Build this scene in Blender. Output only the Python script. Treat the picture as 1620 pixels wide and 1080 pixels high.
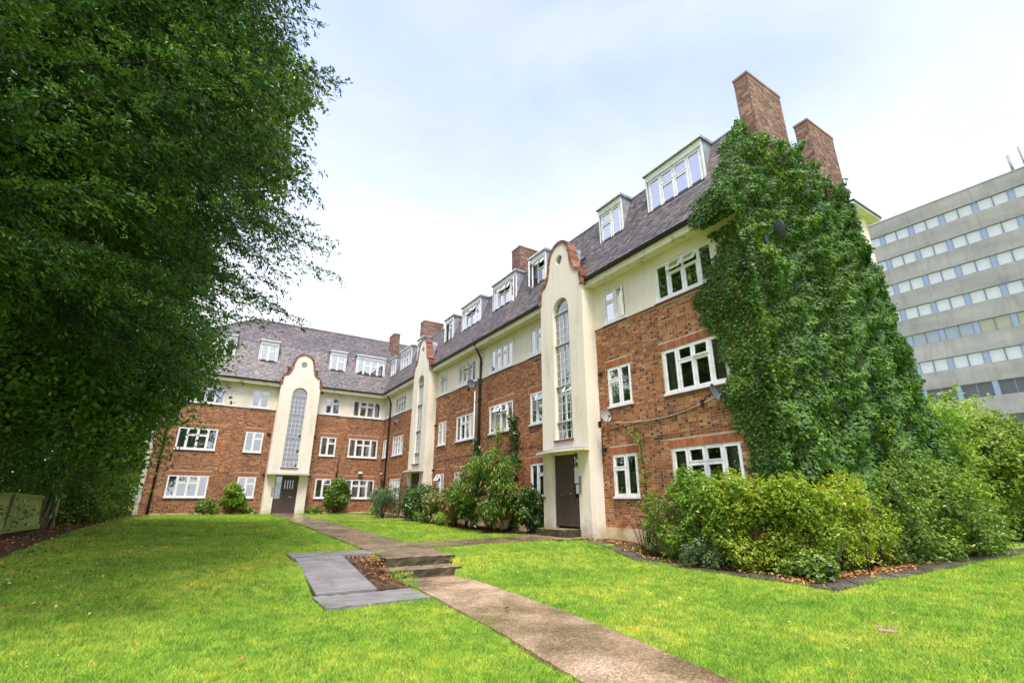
import bpy, math, random
import numpy as np
from mathutils import Vector, Matrix
R_ = math.radians
rng = np.random.default_rng(7)
random.seed(7)
for o in list(bpy.data.objects): bpy.data.objects.remove(o)
sc = bpy.context.scene
C = sc.collection

# ------------------------------------------------------------------ camera
CP = np.array([-10.774, -34.954, -0.140])
YAW, PIT, ROL = R_(32.0725), R_(18.5685), R_(0.2575)
fw = np.array([math.sin(YAW)*math.cos(PIT), math.cos(YAW)*math.cos(PIT), math.sin(PIT)])
rt = np.array([math.cos(YAW), -math.sin(YAW), 0.0]); up = np.cross(rt, fw)
rt2 = math.cos(ROL)*rt + math.sin(ROL)*up; up2 = -math.sin(ROL)*rt + math.cos(ROL)*up
cam = bpy.data.cameras.new('camera'); co = bpy.data.objects.new('camera', cam); C.objects.link(co)
cam.sensor_width = 36; cam.lens = 751.3*36/1620; cam.clip_start = .05; cam.clip_end = 3000
M = Matrix.Identity(4)
for i in range(3):
    M[i][0] = rt2[i]; M[i][1] = up2[i]; M[i][2] = -fw[i]; M[i][3] = CP[i]
co.matrix_world = M
sc.camera = co

# ------------------------------------------------------------------ light, sky, exposure
SUN = Vector((-0.26, -0.44, 1.1)).normalized()
w = bpy.data.worlds.new('World'); sc.world = w; w.use_nodes = True
nt = w.node_tree; nt.nodes.clear()
def N(t, kind, **kw):
    n = t.nodes.new(kind)
    for k, v in kw.items(): setattr(n, k, v)
    return n
out = N(nt, 'ShaderNodeOutputWorld'); bg = N(nt, 'ShaderNodeBackground')
sky = N(nt, 'ShaderNodeTexSky', sky_type='NISHITA', sun_disc=False)
sky.sun_elevation = math.asin(SUN.z); sky.sun_rotation = math.atan2(SUN.x, SUN.y)
sky.air_density = 1.0; sky.dust_density = 2.0; sky.ozone_density = 2.0
tc = N(nt, 'ShaderNodeTexCoord'); mp = N(nt, 'ShaderNodeMapping'); mp.inputs['Scale'].default_value = (1.0, 1.0, 2.6)
nz = N(nt, 'ShaderNodeTexNoise'); nz.inputs['Scale'].default_value = 1.5; nz.inputs['Distortion'].default_value = .6; nz.inputs['Detail'].default_value = 6; nz.inputs['Roughness'].default_value = .55
nt.links.new(tc.outputs['Generated'], mp.inputs[0]); nt.links.new(mp.outputs[0], nz.inputs['Vector'])
sep = N(nt, 'ShaderNodeSeparateXYZ'); nt.links.new(tc.outputs['Generated'], sep.inputs[0])
# cloud veil: thick towards the horizon, thinner overhead
mr = N(nt, 'ShaderNodeMapRange'); mr.inputs[1].default_value = .22; mr.inputs[2].default_value = .88; mr.inputs[3].default_value = 1.0; mr.inputs[4].default_value = .24; mr.interpolation_type = 'SMOOTHSTEP'
nt.links.new(sep.outputs['Z'], mr.inputs[0])
mr2 = N(nt, 'ShaderNodeMapRange'); mr2.inputs[1].default_value = .35; mr2.inputs[2].default_value = .7; mr2.inputs[3].default_value = -.14; mr2.inputs[4].default_value = .12
nt.links.new(nz.outputs['Fac'], mr2.inputs[0])
ad = N(nt, 'ShaderNodeMath', operation='ADD', use_clamp=True); nt.links.new(mr.outputs[0], ad.inputs[0]); nt.links.new(mr2.outputs[0], ad.inputs[1])
mx = N(nt, 'ShaderNodeMix', data_type='RGBA')
nt.links.new(ad.outputs[0], mx.inputs['Factor'])
hs = N(nt, 'ShaderNodeMix', data_type='RGBA'); hs.blend_type = 'MULTIPLY'; hs.inputs['Factor'].default_value = 1
hs.inputs['B'].default_value = (1.30, 1.16, 1.42, 1)
nt.links.new(sky.outputs[0], hs.inputs['A'])
nt.links.new(hs.outputs['Result'], mx.inputs['A']); mx.inputs['B'].default_value = (3.75, 3.88, 4.05, 1)
nt.links.new(mx.outputs['Result'], bg.inputs[0]); bg.inputs[1].default_value = 0.11
nt.links.new(bg.outputs[0], out.inputs[0])
sl = bpy.data.lights.new('sun', 'SUN'); sl.energy = 1.5; sl.angle = R_(16); sl.color = (1, .955, .88)
so = bpy.data.objects.new('sun', sl); C.objects.link(so); so.rotation_euler = (-SUN).to_track_quat('-Z', 'Y').to_euler()
so.location = (-20, -40, 40)
sc.render.engine = 'CYCLES'
sc.view_settings.view_transform = 'Standard'; sc.view_settings.look = 'None'
sc.view_settings.exposure = 1.70; sc.view_settings.gamma = 1; sc.view_settings.use_curve_mapping = False
sc.cycles.max_bounces = 6; sc.cycles.transparent_max_bounces = 16

# ------------------------------------------------------------------ object helpers
def tag(o, label=None, cat=None, group=None, kind=None):
    if label: o['label'] = label
    if cat: o['category'] = cat
    if group: o['group'] = group
    if kind: o['kind'] = kind
    return o
def empty(name, loc=(0, 0, 0), parent=None, rz=0):
    o = bpy.data.objects.new(name, None); C.objects.link(o); o.location = loc; o.rotation_euler = (0, 0, rz)
    o.parent = parent; o.empty_display_size = .2
    return o
def link(name, me, parent=None, loc=(0, 0, 0), rot=(0, 0, 0)):
    o = bpy.data.objects.new(name, me); C.objects.link(o); o.parent = parent; o.location = loc; o.rotation_euler = rot
    return o
def npmesh(name, V, F, mat, var=None, smooth=False, mats=None, midx=None):
    """V (n,3), F (m,k) all the same k"""
    V = np.asarray(V, dtype=np.float32); F = np.asarray(F, dtype=np.int32)
    me = bpy.data.meshes.new(name); m, k = F.shape
    me.vertices.add(len(V)); me.vertices.foreach_set('co', V.ravel())
    me.loops.add(m*k); me.loops.foreach_set('vertex_index', F.ravel())
    me.polygons.add(m); me.polygons.foreach_set('loop_start', np.arange(0, m*k, k, dtype=np.int32))
    me.polygons.foreach_set('loop_total', np.full(m, k, dtype=np.int32))
    for mm in (mats or [mat]): me.materials.append(mm)
    if midx is not None: me.polygons.foreach_set('material_index', np.asarray(midx, dtype=np.int32))
    if smooth: me.polygons.foreach_set('use_smooth', np.ones(m, dtype=bool))
    if var is not None:
        a = me.attributes.new('var', 'FLOAT', 'FACE'); a.data.foreach_set('value', np.asarray(var, dtype=np.float32))
    me.update(calc_edges=True)
    return me
class MB:
    """collects shapes, becomes ONE mesh"""
    def __init__(s): s.v = []; s.f = []; s.var = []; s.n = 0; s.m = []; s.sm = []
    def add(s, vs, fs, var=.5, m=0, sm=False):
        for f in fs: s.f.append([i+s.n for i in f]); s.var.append(var); s.m.append(m); s.sm.append(sm)
        s.v += [tuple(p) for p in vs]; s.n += len(vs)
    def box(s, x0, x1, y0, y1, z0, z1, var=.5, m=0):
        vs = [(x0, y0, z0), (x1, y0, z0), (x1, y1, z0), (x0, y1, z0), (x0, y0, z1), (x1, y0, z1), (x1, y1, z1), (x0, y1, z1)]
        s.add(vs, [(0, 3, 2, 1), (4, 5, 6, 7), (0, 1, 5, 4), (1, 2, 6, 5), (2, 3, 7, 6), (3, 0, 4, 7)], var, m)
    def obox(s, Mx, x0, x1, y0, y1, z0, z1, var=.5, m=0):
        vs = [Mx @ Vector(p) for p in [(x0, y0, z0), (x1, y0, z0), (x1, y1, z0), (x0, y1, z0), (x0, y0, z1), (x1, y0, z1), (x1, y1, z1), (x0, y1, z1)]]
        s.add(vs, [(0, 3, 2, 1), (4, 5, 6, 7), (0, 1, 5, 4), (1, 2, 6, 5), (2, 3, 7, 6), (3, 0, 4, 7)], var, m)
    def prism(s, poly, a0, a1, axis='y', var=.5, m=0):
        """poly = list of 2D points, extruded between a0 and a1 along axis"""
        n = len(poly)
        def P(p, a):
            if axis == 'y': return (p[0], a, p[1])
            if axis == 'x': return (a, p[0], p[1])
            return (p[0], p[1], a)
        vs = [P(p, a0) for p in poly]+[P(p, a1) for p in poly]
        fs = [tuple(range(n)), tuple(range(2*n-1, n-1, -1))]+[(i, i+n, (i+1) % n+n, (i+1) % n) for i in range(n)]
        s.add(vs, fs, var, m)
    def tube(s, pts, r, seg=8, var=.5, m=0, cap=True):
        pts = [Vector(p) for p in pts]; n = len(pts)
        rr = r if isinstance(r, (list, tuple)) else [r]*n
        vs = []; ref = None
        for i, p in enumerate(pts):
            d = (pts[min(i+1, n-1)]-pts[max(i-1, 0)]).normalized()
            if ref is None: ref = d.orthogonal().normalized()
            ref = (ref-d*ref.dot(d)).normalized(); b = d.cross(ref)
            for k in range(seg):
                a = 2*math.pi*k/seg; vs.append(p+(ref*math.cos(a)+b*math.sin(a))*rr[i])
        fs = [(i*seg+k, i*seg+(k+1) % seg, (i+1)*seg+(k+1) % seg, (i+1)*seg+k) for i in range(n-1) for k in range(seg)]
        if cap: fs += [tuple(range(seg-1, -1, -1)), tuple((n-1)*seg+k for k in range(seg))]
        s.add(vs, fs, var, m, True)
    def mesh(s, name, mats):
        if not isinstance(mats, (list, tuple)): mats = [mats]
        me = bpy.data.meshes.new(name); me.from_pydata(s.v, [], s.f)
        for mm in mats: me.materials.append(mm)
        me.polygons.foreach_set('material_index', s.m)
        me.polygons.foreach_set('use_smooth', s.sm)
        a = me.attributes.new('var', 'FLOAT', 'FACE'); a.data.foreach_set('value', s.var)
        me.update(); return me
    def build(s, name, mats, parent=None, loc=(0, 0, 0), rot=(0, 0, 0)):
        return link(name, s.mesh(name, mats), parent, loc, rot)

# ------------------------------------------------------------------ materials
def mat(name, col=(.5, .5, .5), rough=.7, spec=.5, metal=0.):
    m = bpy.data.materials.new(name); m.use_nodes = True
    b = m.node_tree.nodes['Principled BSDF']
    b.inputs['Base Color'].default_value = (*col, 1); b.inputs['Roughness'].default_value = rough
    b.inputs['Specular IOR Level'].default_value = spec; b.inputs['Metallic'].default_value = metal
    return m, m.node_tree, b
def ramp(t, stops, interp='LINEAR'):
    r = N(t, 'ShaderNodeValToRGB'); r.color_ramp.interpolation = interp
    e = r.color_ramp.elements
    while len(e) < len(stops): e.new(.5)
    for i, (p, c) in enumerate(stops): e[i].position = p; e[i].color = (*c, 1) if len(c) == 3 else c
    return r
def noise(t, scale, detail=4, rough=.55, vec=None, dist=0, sc3=None):
    n = N(t, 'ShaderNodeTexNoise'); n.inputs['Scale'].default_value = scale; n.inputs['Detail'].default_value = detail
    n.inputs['Roughness'].default_value = rough; n.inputs['Distortion'].default_value = dist
    if vec is None:
        g = N(t, 'ShaderNodeNewGeometry'); vec = g.outputs['Position']
    if sc3:
        mp_ = N(t, 'ShaderNodeMapping'); mp_.inputs['Scale'].default_value = sc3; t.links.new(vec, mp_.inputs[0]); vec = mp_.outputs[0]
    t.links.new(vec, n.inputs['Vector'])
    return n
def mixc(t, fac, a, b, blend='MIX'):
    m = N(t, 'ShaderNodeMix', data_type='RGBA', blend_type=blend)
    for s_, v in (('Factor', fac), ('A', a), ('B', b)):
        if hasattr(v, 'is_output') or isinstance(v, bpy.types.NodeSocket): t.links.new(v, m.inputs[s_])
        elif isinstance(v, (int, float)): m.inputs[s_].default_value = v
        else: m.inputs[s_].default_value = (*v, 1)
    return m.outputs['Result']
def bump(t, b, h, dist=.01, strength=.5):
    n = N(t, 'ShaderNodeBump'); n.inputs['Distance'].default_value = dist; n.inputs['Strength'].default_value = strength
    t.links.new(h, n.inputs['Height']); t.links.new(n.outputs[0], b.inputs['Normal'])
def varnode(t):
    a = N(t, 'ShaderNodeAttribute'); a.attribute_name = 'var'; return a.outputs['Fac']

def brick_mat(name, stops):
    m, t, b = mat(name, rough=.85, spec=.25)
    r = ramp(t, stops)
    t.links.new(varnode(t), r.inputs[0])
    n1 = noise(t, 9, 4); n2 = noise(t, .55, 3)
    c = mixc(t, .5, r.outputs[0], n1.outputs['Fac'], 'OVERLAY')
    r2 = ramp(t, [(.3, (.66, .63, .64)), (.7, (1.10, 1.05, 1.0))]); t.links.new(n2.outputs['Fac'], r2.inputs[0])
    c = mixc(t, .85, c, r2.outputs[0], 'MULTIPLY')
    n5 = noise(t, .8, 6, .7); r5 = ramp(t, [(.62, (0, 0, 0)), (.74, (.42, .42, .42))]); t.links.new(n5.outputs['Fac'], r5.inputs[0])
    c = mixc(t, r5.outputs[0], c, (.46, .36, .28))
    t.links.new(c, b.inputs['Base Color'])
    n3 = noise(t, 60, 3); bump(t, b, n3.outputs['Fac'], .004, .6)
    return m
BR = [(0, (.09, .045, .035)), (.09, (.14, .06, .04)), (.13, (.23, .09, .045)), (.35, (.32, .122, .052)), (.6, (.37, .152, .062)), (.85, (.42, .205, .09)), (1, (.50, .29, .15))]
M_brick = brick_mat('brick_orange', BR)
M_brick_lintel = brick_mat('brick_red_orange', [(0, (.32, .105, .05)), (1, (.44, .17, .075))])
M_brick_stack = brick_mat('brick_weathered', [(0, (.15, .095, .075)), (.5, (.25, .145, .105)), (1, (.36, .26, .22))])
M_brick_coping = brick_mat('brick_coping', [(0, (.21, .085, .055)), (.6, (.33, .14, .09)), (1, (.38, .26, .2))])
M_mortar, t, b = mat('mortar', (.36, .29, .2), .95, .1)
n1 = noise(t, 3, 4); r = ramp(t, [(.3, (.42, .33, .22)), (.7, (.62, .53, .40))]); t.links.new(n1.outputs['Fac'], r.inputs[0]); t.links.new(r.outputs[0], b.inputs['Base Color'])
# cream render, dirt streaks
M_cream, t, b = mat('cream_render', (.74, .66, .46), .8, .2)
n1 = noise(t, 1.3, 6, .62, sc3=(1, 1, .35)); n2 = noise(t, 14, 4)
r = ramp(t, [(.28, (.62, .55, .42)), (.45, (.78, .71, .565)), (.7, (.83, .77, .64))]); t.links.new(n1.outputs['Fac'], r.inputs[0])
c = mixc(t, .12, r.outputs[0], n2.outputs['Fac'], 'OVERLAY')
n4 = noise(t, 1.0, 5, .7, sc3=(5, 5, .35)); r4 = ramp(t, [(.56, (1, 1, 1)), (.76, (.70, .68, .58))]); t.links.new(n4.outputs['Fac'], r4.inputs[0])
c = mixc(t, .65, c, r4.outputs[0], 'MULTIPLY')
g_ = N(t, 'ShaderNodeNewGeometry'); sx = N(t, 'ShaderNodeSeparateXYZ'); t.links.new(g_.outputs['Position'], sx.inputs[0])
n6 = noise(t, 3.5, 5, .7); m6 = N(t, 'ShaderNodeMath', operation='MULTIPLY_ADD'); m6.inputs[1].default_value = -1.1; t.links.new(n6.outputs['Fac'], m6.inputs[0]); t.links.new(sx.outputs['Z'], m6.inputs[2])
r6 = N(t, 'ShaderNodeMapRange'); r6.inputs[1].default_value = -1.75; r6.inputs[2].default_value = -1.15; r6.inputs[3].default_value = .75; r6.inputs[4].default_value = 0; t.links.new(m6.outputs[0], r6.inputs[0])
c = mixc(t, r6.outputs[0], c, (.30, .24, .12))      # splashed, mossy foot of the rendered walls
t.links.new(c, b.inputs['Base Color']); bump(t, b, n2.outputs['Fac'], .006, .4)
# eaves: cream paint with green/black flaking
M_eave, t, b = mat('eaves_paint', (.7, .65, .5), .7, .3)
n1 = noise(t, 2.2, 8, .7, sc3=(1, 1, 1)); r = ramp(t, [(.40, (.76, .70, .52)), (.58, (.70, .64, .44)), (.66, (.33, .30, .19)), (.75, (.17, .15, .1))]); t.links.new(n1.outputs['Fac'], r.inputs[0])
t.links.new(r.outputs[0], b.inputs['Base Color'])
M_plinth, t, b = mat('plinth_render', (.6, .5, .3), .85, .2)
n1 = noise(t, 1.6, 5, .6); r = ramp(t, [(.35, (.36, .22, .09)), (.5, (.60, .47, .27)), (.7, (.70, .62, .44))]); t.links.new(n1.outputs['Fac'], r.inputs[0]); t.links.new(r.outputs[0], b.inputs['Base Color'])
M_white, t, b = mat('white_frame', (.82, .82, .81), .35, .5)
n1 = noise(t, 5, 4); r = ramp(t, [(.35, (.74, .73, .70)), (.6, (.86, .86, .86))]); t.links.new(n1.outputs['Fac'], r.inputs[0]); t.links.new(r.outputs[0], b.inputs['Base Color'])
M_metalframe, t, b = mat('steel_frame_grey', (.52, .53, .50), .5, .4)
M_sill, t, b = mat('tile_sill', (.20, .07, .05), .6, .4)
M_lead, t, b = mat('lead_sheet', (.24, .27, .31), .5, .5)
n1 = noise(t, 4, 5); r = ramp(t, [(.3, (.15, .17, .20)), (.7, (.34, .37, .41))]); t.links.new(n1.outputs['Fac'], r.inputs[0]); t.links.new(r.outputs[0], b.inputs['Base Color'])
M_black, t, b = mat('black_plastic', (.022, .020, .020), .4, .5)
M_pipe, t, b = mat('brown_iron_pipe', (.045, .03, .026), .5, .5)
M_tile, t, b = mat('roof_tile', rough=.5, spec=.5)
r = ramp(t, [(0, (.07, .067, .068)), (.45, (.145, .135, .132)), (.8, (.225, .20, .19)), (1, (.33, .25, .20))]); t.links.new(varnode(t), r.inputs[0])
n1 = noise(t, .7, 4); r2 = ramp(t, [(.35, (.82, .82, .85)), (.65, (1.18, 1.12, 1.06))]); t.links.new(n1.outputs['Fac'], r2.inputs[0])
c = mixc(t, 1, r.outputs[0], r2.outputs[0], 'MULTIPLY')
n3 = noise(t, 30, 4, .7); r3 = ramp(t, [(.55, (0, 0, 0)), (.72, (1, 1, 1))]); t.links.new(n3.outputs['Fac'], r3.inputs[0])
c = mixc(t, r3.outputs[0], c, (.24, .23, .19)); t.links.new(c, b.inputs['Base Color'])
M_felt, t, b = mat('roof_under', (.05, .045, .045), .9, .1)
def glass_mat(name, tint=(.9, .95, .93), f0=.12, gain=1.0):
    m = bpy.data.materials.new(name); m.use_nodes = True; t = m.node_tree; t.nodes.clear()
    o = N(t, 'ShaderNodeOutputMaterial'); mxs = N(t, 'ShaderNodeMixShader'); tr = N(t, 'ShaderNodeBsdfTransparent'); gl = N(t, 'ShaderNodeBsdfGlossy')
    tr.inputs[0].default_value = (*tint, 1); gl.inputs['Roughness'].default_value = .02; gl.inputs['Color'].default_value = (.93, .96, 1, 1)
    lw = N(t, 'ShaderNodeFresnel'); lw.inputs['IOR'].default_value = 1.5
    ma = N(t, 'ShaderNodeMath', operation='MULTIPLY_ADD', use_clamp=True); ma.inputs[1].default_value = gain; ma.inputs[2].default_value = f0
    t.links.new(lw.outputs[0], ma.inputs[0]); t.links.new(ma.outputs[0], mxs.inputs[0])
    t.links.new(tr.outputs[0], mxs.inputs[1]); t.links.new(gl.outputs[0], mxs.inputs[2]); t.links.new(mxs.outputs[0], o.inputs[0])
    nn = noise(t, 1.2, 2); bn = N(t, 'ShaderNodeBump'); bn.inputs['Distance'].default_value = .02; bn.inputs['Strength'].default_value = .25
    t.links.new(nn.outputs['Fac'], bn.inputs['Height']); t.links.new(bn.outputs[0], gl.inputs['Normal'])
    return m
M_glass = glass_mat('window_glass', f0=.34, gain=1.5)
M_glass_top = glass_mat('top_floor_glass', f0=.55, gain=1.2)
M_glass_stair = glass_mat('stair_glass', (.8, .85, .83), f0=.24, gain=1.2)
M_glass_dormer = glass_mat('dormer_glass', (.75, .8, .85), f0=.52, gain=1.2)
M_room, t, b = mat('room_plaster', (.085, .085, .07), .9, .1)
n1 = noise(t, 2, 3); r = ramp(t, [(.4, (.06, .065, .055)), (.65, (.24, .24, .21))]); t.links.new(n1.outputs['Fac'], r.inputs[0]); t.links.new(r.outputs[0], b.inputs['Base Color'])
def curtain_mat(name, col, tr):
    m = bpy.data.materials.new(name); m.use_nodes = True; t = m.node_tree; b = t.nodes['Principled BSDF']; o = t.nodes['Material Output']
    b.inputs['Base Color'].default_value = (*col, 1); b.inputs['Roughness'].default_value = .9
    mxs = N(t, 'ShaderNodeMixShader'); mxs.inputs[0].default_value = tr; tl = N(t, 'ShaderNodeBsdfTranslucent'); tl.inputs[0].default_value = (*col, 1)
    t.links.new(b.outputs[0], mxs.inputs[1]); t.links.new(tl.outputs[0], mxs.inputs[2]); t.links.new(mxs.outputs[0], o.inputs[0])
    return m
M_net = curtain_mat('net_curtain', (.40, .44, .42), .3)
M_drape = curtain_mat('drape', (.40, .37, .30), .2)
M_blind = curtain_mat('roller_blind', (.30, .36, .43), .2)
# doors: dark brown stained boards
M_door, t, b = mat('door_stain', (.05, .033, .025), .55, .4)
n1 = noise(t, 5, 5, sc3=(12, 12, 1)); r = ramp(t, [(.35, (.050, .034, .027)), (.65, (.11, .075, .058))]); t.links.new(n1.outputs['Fac'], r.inputs[0]); t.links.new(r.outputs[0], b.inputs['Base Color'])
M_brass, t, b = mat('brass', (.5, .38, .16), .35, .5, 1)
M_paper, t, b = mat('paper', (.72, .78, .84), .7, .2)
M_steel, t, b = mat('steel_plate', (.35, .34, .32), .4, .5, .6)
# concrete & paving
def conc(name, stops, sc_, agg=None, rough=.6, spec=.5):
    m, t, b = mat(name, rough=rough, spec=spec)
    n1 = noise(t, sc_, 7, .65); r = ramp(t, stops); t.links.new(n1.outputs['Fac'], r.inputs[0]); c = r.outputs[0]
    n2 = noise(t, 70, 3, .6)
    if agg:
        v = N(t, 'ShaderNodeTexVoronoi'); v.inputs['Scale'].default_value = agg; g = N(t, 'ShaderNodeNewGeometry'); t.links.new(g.outputs['Position'], v.inputs['Vector'])
        rv = ramp(t, [(0, (.42, .38, .34)), (.5, (.92, .9, .86)), (1, (1.75, 1.62, 1.42))]); 
        sp = N(t, 'ShaderNodeSeparateColor'); t.links.new(v.outputs['Color'], sp.inputs[0]); t.links.new(sp.outputs[0], rv.inputs[0])
        c = mixc(t, .75, c, rv.outputs[0], 'MULTIPLY')
        bump(t, b, v.outputs['Distance'], .006, .7)
    else: bump(t, b, n2.outputs['Fac'], .006, .5)
    t.links.new(c, b.inputs['Base Color'])
    rr = ramp(t, [(.4, (rough-.25,)*3), (.65, (rough+.2,)*3)]); n3 = noise(t, 1.1, 4); t.links.new(n3.outputs['Fac'], rr.inputs[0]); t.links.new(rr.outputs[0], b.inputs['Roughness'])
    return m
M_path = conc('path_concrete', [(.30, (.11, .077, .043)), (.45, (.23, .168, .10)), (.58, (.34, .255, .16)), (.72, (.46, .36, .245))], 1.1, 55, .42)
M_path2 = conc('path_wet', [(.30, (.085, .062, .038)), (.5, (.20, .150, .092)), (.7, (.31, .25, .17))], .9, 60, .27)
M_ramp = conc('ramp_boards', [(.3, (.13, .125, .115)), (.5, (.19, .182, .165)), (.7, (.25, .24, .22))], 2.2, None, .5, .4)
M_step_side = conc('mossy_shaded_riser', [(.3, (.018, .017, .008)), (.5, (.045, .042, .018)), (.72, (.12, .09, .05))], 4.0, 60, .7)  # moss, with the riser shading put into the colour of the side faces
M_step = conc('step_concrete', [(.3, (.10, .085, .04)), (.5, (.21, .16, .09)), (.7, (.34, .26, .16))], 3.0, 60, .6)
M_pave = conc('dark_paving', [(.3, (.035, .032, .028)), (.5, (.075, .065, .055)), (.7, (.13, .115, .095))], 2.4, 50, .55)
M_soil, t, b = mat('soil', (.06, .04, .025), .9, .2)
n1 = noise(t, 7, 8, .75); r = ramp(t, [(.35, (.02, .014, .008)), (.52, (.07, .045, .022)), (.62, (.19, .10, .04)), (.72, (.26, .17, .08))]); t.links.new(n1.outputs['Fac'], r.inputs[0]); t.links.new(r.outputs[0], b.inputs['Base Color'])
n2 = noise(t, 25, 5); bump(t, b, n2.outputs['Fac'], .04, .8)
def lawn_color(t, blade=False):
    n1 = noise(t, .55, 5, .6); n2 = noise(t, 3.2, 5, .65); n3 = noise(t, 24, 3)
    k_ = 1.17 if blade else .85
    r1 = ramp(t, [(.32, (.205*k_, .385*k_, .04*k_)), (.5, (.30*k_, .475*k_, .05*k_)), (.66, (.41*k_, .52*k_, .07*k_))]); t.links.new(n1.outputs['Fac'], r1.inputs[0])
    r2 = ramp(t, [(.32, (.75, .82, .8)), (.5, (1, 1, 1)), (.7, (1.25, 1.08, 1.0))]); t.links.new(n2.outputs['Fac'], r2.inputs[0])
    c = mixc(t, 1, r1.outputs[0], r2.outputs[0], 'MULTIPLY')
    return c, n3
M_lawn, t, b = mat('lawn_turf', (.1, .2, .02), .9, .15)
c, n3 = lawn_color(t); r3 = ramp(t, [(.3, (.45, .42, .35)), (.65, (.95, .95, .9))]); t.links.new(n3.outputs['Fac'], r3.inputs[0])
c = mixc(t, 1, c, r3.outputs[0], 'MULTIPLY'); t.links.new(c, b.inputs['Base Color']); bump(t, b, n3.outputs['Fac'], .05, .8)
M_grass = bpy.data.materials.new('grass_blade'); M_grass.use_nodes = True; t = M_grass.node_tree; b = t.nodes['Principled BSDF']; o_ = t.nodes['Material Output']
b.inputs['Roughness'].default_value = .55; b.inputs['Specular IOR Level'].default_value = .35
c, n3 = lawn_color(t, True); oi = N(t, 'ShaderNodeObjectInfo')
r3 = ramp(t, [(0, (.45, .6, .6)), (.5, (1.05, 1.08, 1)), (.92, (1.55, 1.35, 1.6)), (1, (2.6, 1.5, 3.0))]); t.links.new(oi.outputs['Random'], r3.inputs[0])
c = mixc(t, 1, c, r3.outputs[0], 'MULTIPLY'); t.links.new(c, b.inputs['Base Color'])
mxs = N(t, 'ShaderNodeMixShader'); mxs.inputs[0].default_value = .42; tl = N(t, 'ShaderNodeBsdfTranslucent'); t.links.new(c, tl.inputs[0])
t.links.new(b.outputs[0], mxs.inputs[1]); t.links.new(tl.outputs[0], mxs.inputs[2]); t.links.new(mxs.outputs[0], o_.inputs[0])

def leaf_mat(name, stops, rough=.45, trans=.3, spec=.4):
    m = bpy.data.materials.new(name); m.use_nodes = True; t = m.node_tree; b = t.nodes['Principled BSDF']; o = t.nodes['Material Output']
    b.inputs['Roughness'].default_value = rough; b.inputs['Specular IOR Level'].default_value = spec
    r = ramp(t, stops); t.links.new(varnode(t), r.inputs[0]); c = r.outputs[0]
    t.links.new(c, b.inputs['Base Color'])
    mxs = N(t, 'ShaderNodeMixShader'); mxs.inputs[0].default_value = trans; tl = N(t, 'ShaderNodeBsdfTranslucent')
    c2 = mixc(t, 1, c, (1.2, 1.35, .6), 'MULTIPLY'); t.links.new(c2, tl.inputs[0])
    t.links.new(b.outputs[0], mxs.inputs[1]); t.links.new(tl.outputs[0], mxs.inputs[2]); t.links.new(mxs.outputs[0], o.inputs[0])
    return m
L_ivy = leaf_mat('ivy_leaf', [(0, (.022, .058, .014)), (.45, (.062, .145, .022)), (.85, (.135, .265, .03)), (1, (.26, .36, .05))], .55, .3, .3)
L_conifer = leaf_mat('conifer_spray', [(0, (.016, .042, .014)), (.45, (.045, .11, .020)), (.82, (.10, .215, .032)), (.955, (.18, .29, .06)), (.97, (.40, .13, .03)), (1, (.45, .15, .03))], .55, .2, .3)
L_broad = leaf_mat('broad_leaf', [(0, (.036, .09, .018)), (.45, (.11, .24, .034)), (.85, (.22, .40, .055)), (1, (.40, .46, .09))], .3, .35)
L_bright = leaf_mat('bright_leaf', [(0, (0.072, 0.146, 0.022)), (.5, (0.182, 0.325, 0.036)), (1, (0.447, 0.569, 0.073))], .45, .4)
L_yellow = leaf_mat('yellow_green_leaf', [(0, (0.078, 0.155, 0.019)), (.45, (0.226, 0.341, 0.031)), (.85, (0.470, 0.544, 0.044)), (.95, (0.552, 0.552, 0.075)), (1, (0.434, 0.187, 0.062))], .45, .4)
L_dark = leaf_mat('glossy_dark_leaf', [(0, (0.022, 0.051, 0.015)), (.6, (0.066, 0.135, 0.027)), (1, (0.198, 0.287, 0.046))], .3, .15)
L_grey = leaf_mat('grey_green_leaf', [(0, (0.055, 0.099, 0.039)), (.6, (0.132, 0.209, 0.077)), (1, (0.286, 0.352, 0.176))], .6, .25)
L_pink = leaf_mat('variegated_leaf', [(0, (0.044, 0.099, 0.022)), (.4, (0.132, 0.209, 0.039)), (.6, (0.330, 0.308, 0.099)), (.85, (0.462, 0.297, 0.187)), (1, (0.440, 0.176, 0.132))], .5, .25)
L_mid = leaf_mat('mid_green_leaf', [(0, (0.047, 0.092, 0.021)), (.5, (0.130, 0.227, 0.038)), (1, (0.308, 0.423, 0.053))], .4, .3)
L_far = leaf_mat('far_leaf', [(0, (0.094, 0.163, 0.027)), (.5, (0.205, 0.314, 0.044)), (1, (0.425, 0.491, 0.088))], .5, .4)
L_litter = leaf_mat('fallen_leaf', [(0, (.16, .05, .015)), (.4, (.36, .13, .035)), (.75, (.50, .28, .07)), (1, (.62, .50, .22))], .6, .1)
L_flower = leaf_mat('flower_spike', [(0, (.20, .05, .03)), (1, (.40, .14, .08))], .8, .1)
M_bark, t, b = mat('bark', (.05, .035, .025), .9, .2)
n1 = noise(t, 12, 6, .7, sc3=(3, 3, .6)); r = ramp(t, [(.35, (.018, .013, .010)), (.65, (.085, .062, .045))]); t.links.new(n1.outputs['Fac'], r.inputs[0]); t.links.new(r.outputs[0], b.inputs['Base Color']); bump(t, b, n1.outputs['Fac'], .03, .9)
M_wood, t, b = mat('fence_wood_algae', (.2, .25, .08), .85, .2)
rv = ramp(t, [(0, (.12, .10, .075)), (.25, (.23, .19, .12)), (.35, (.36, .44, .13)), (1, (.55, .64, .24))]); t.links.new(varnode(t), rv.inputs[0])
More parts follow.
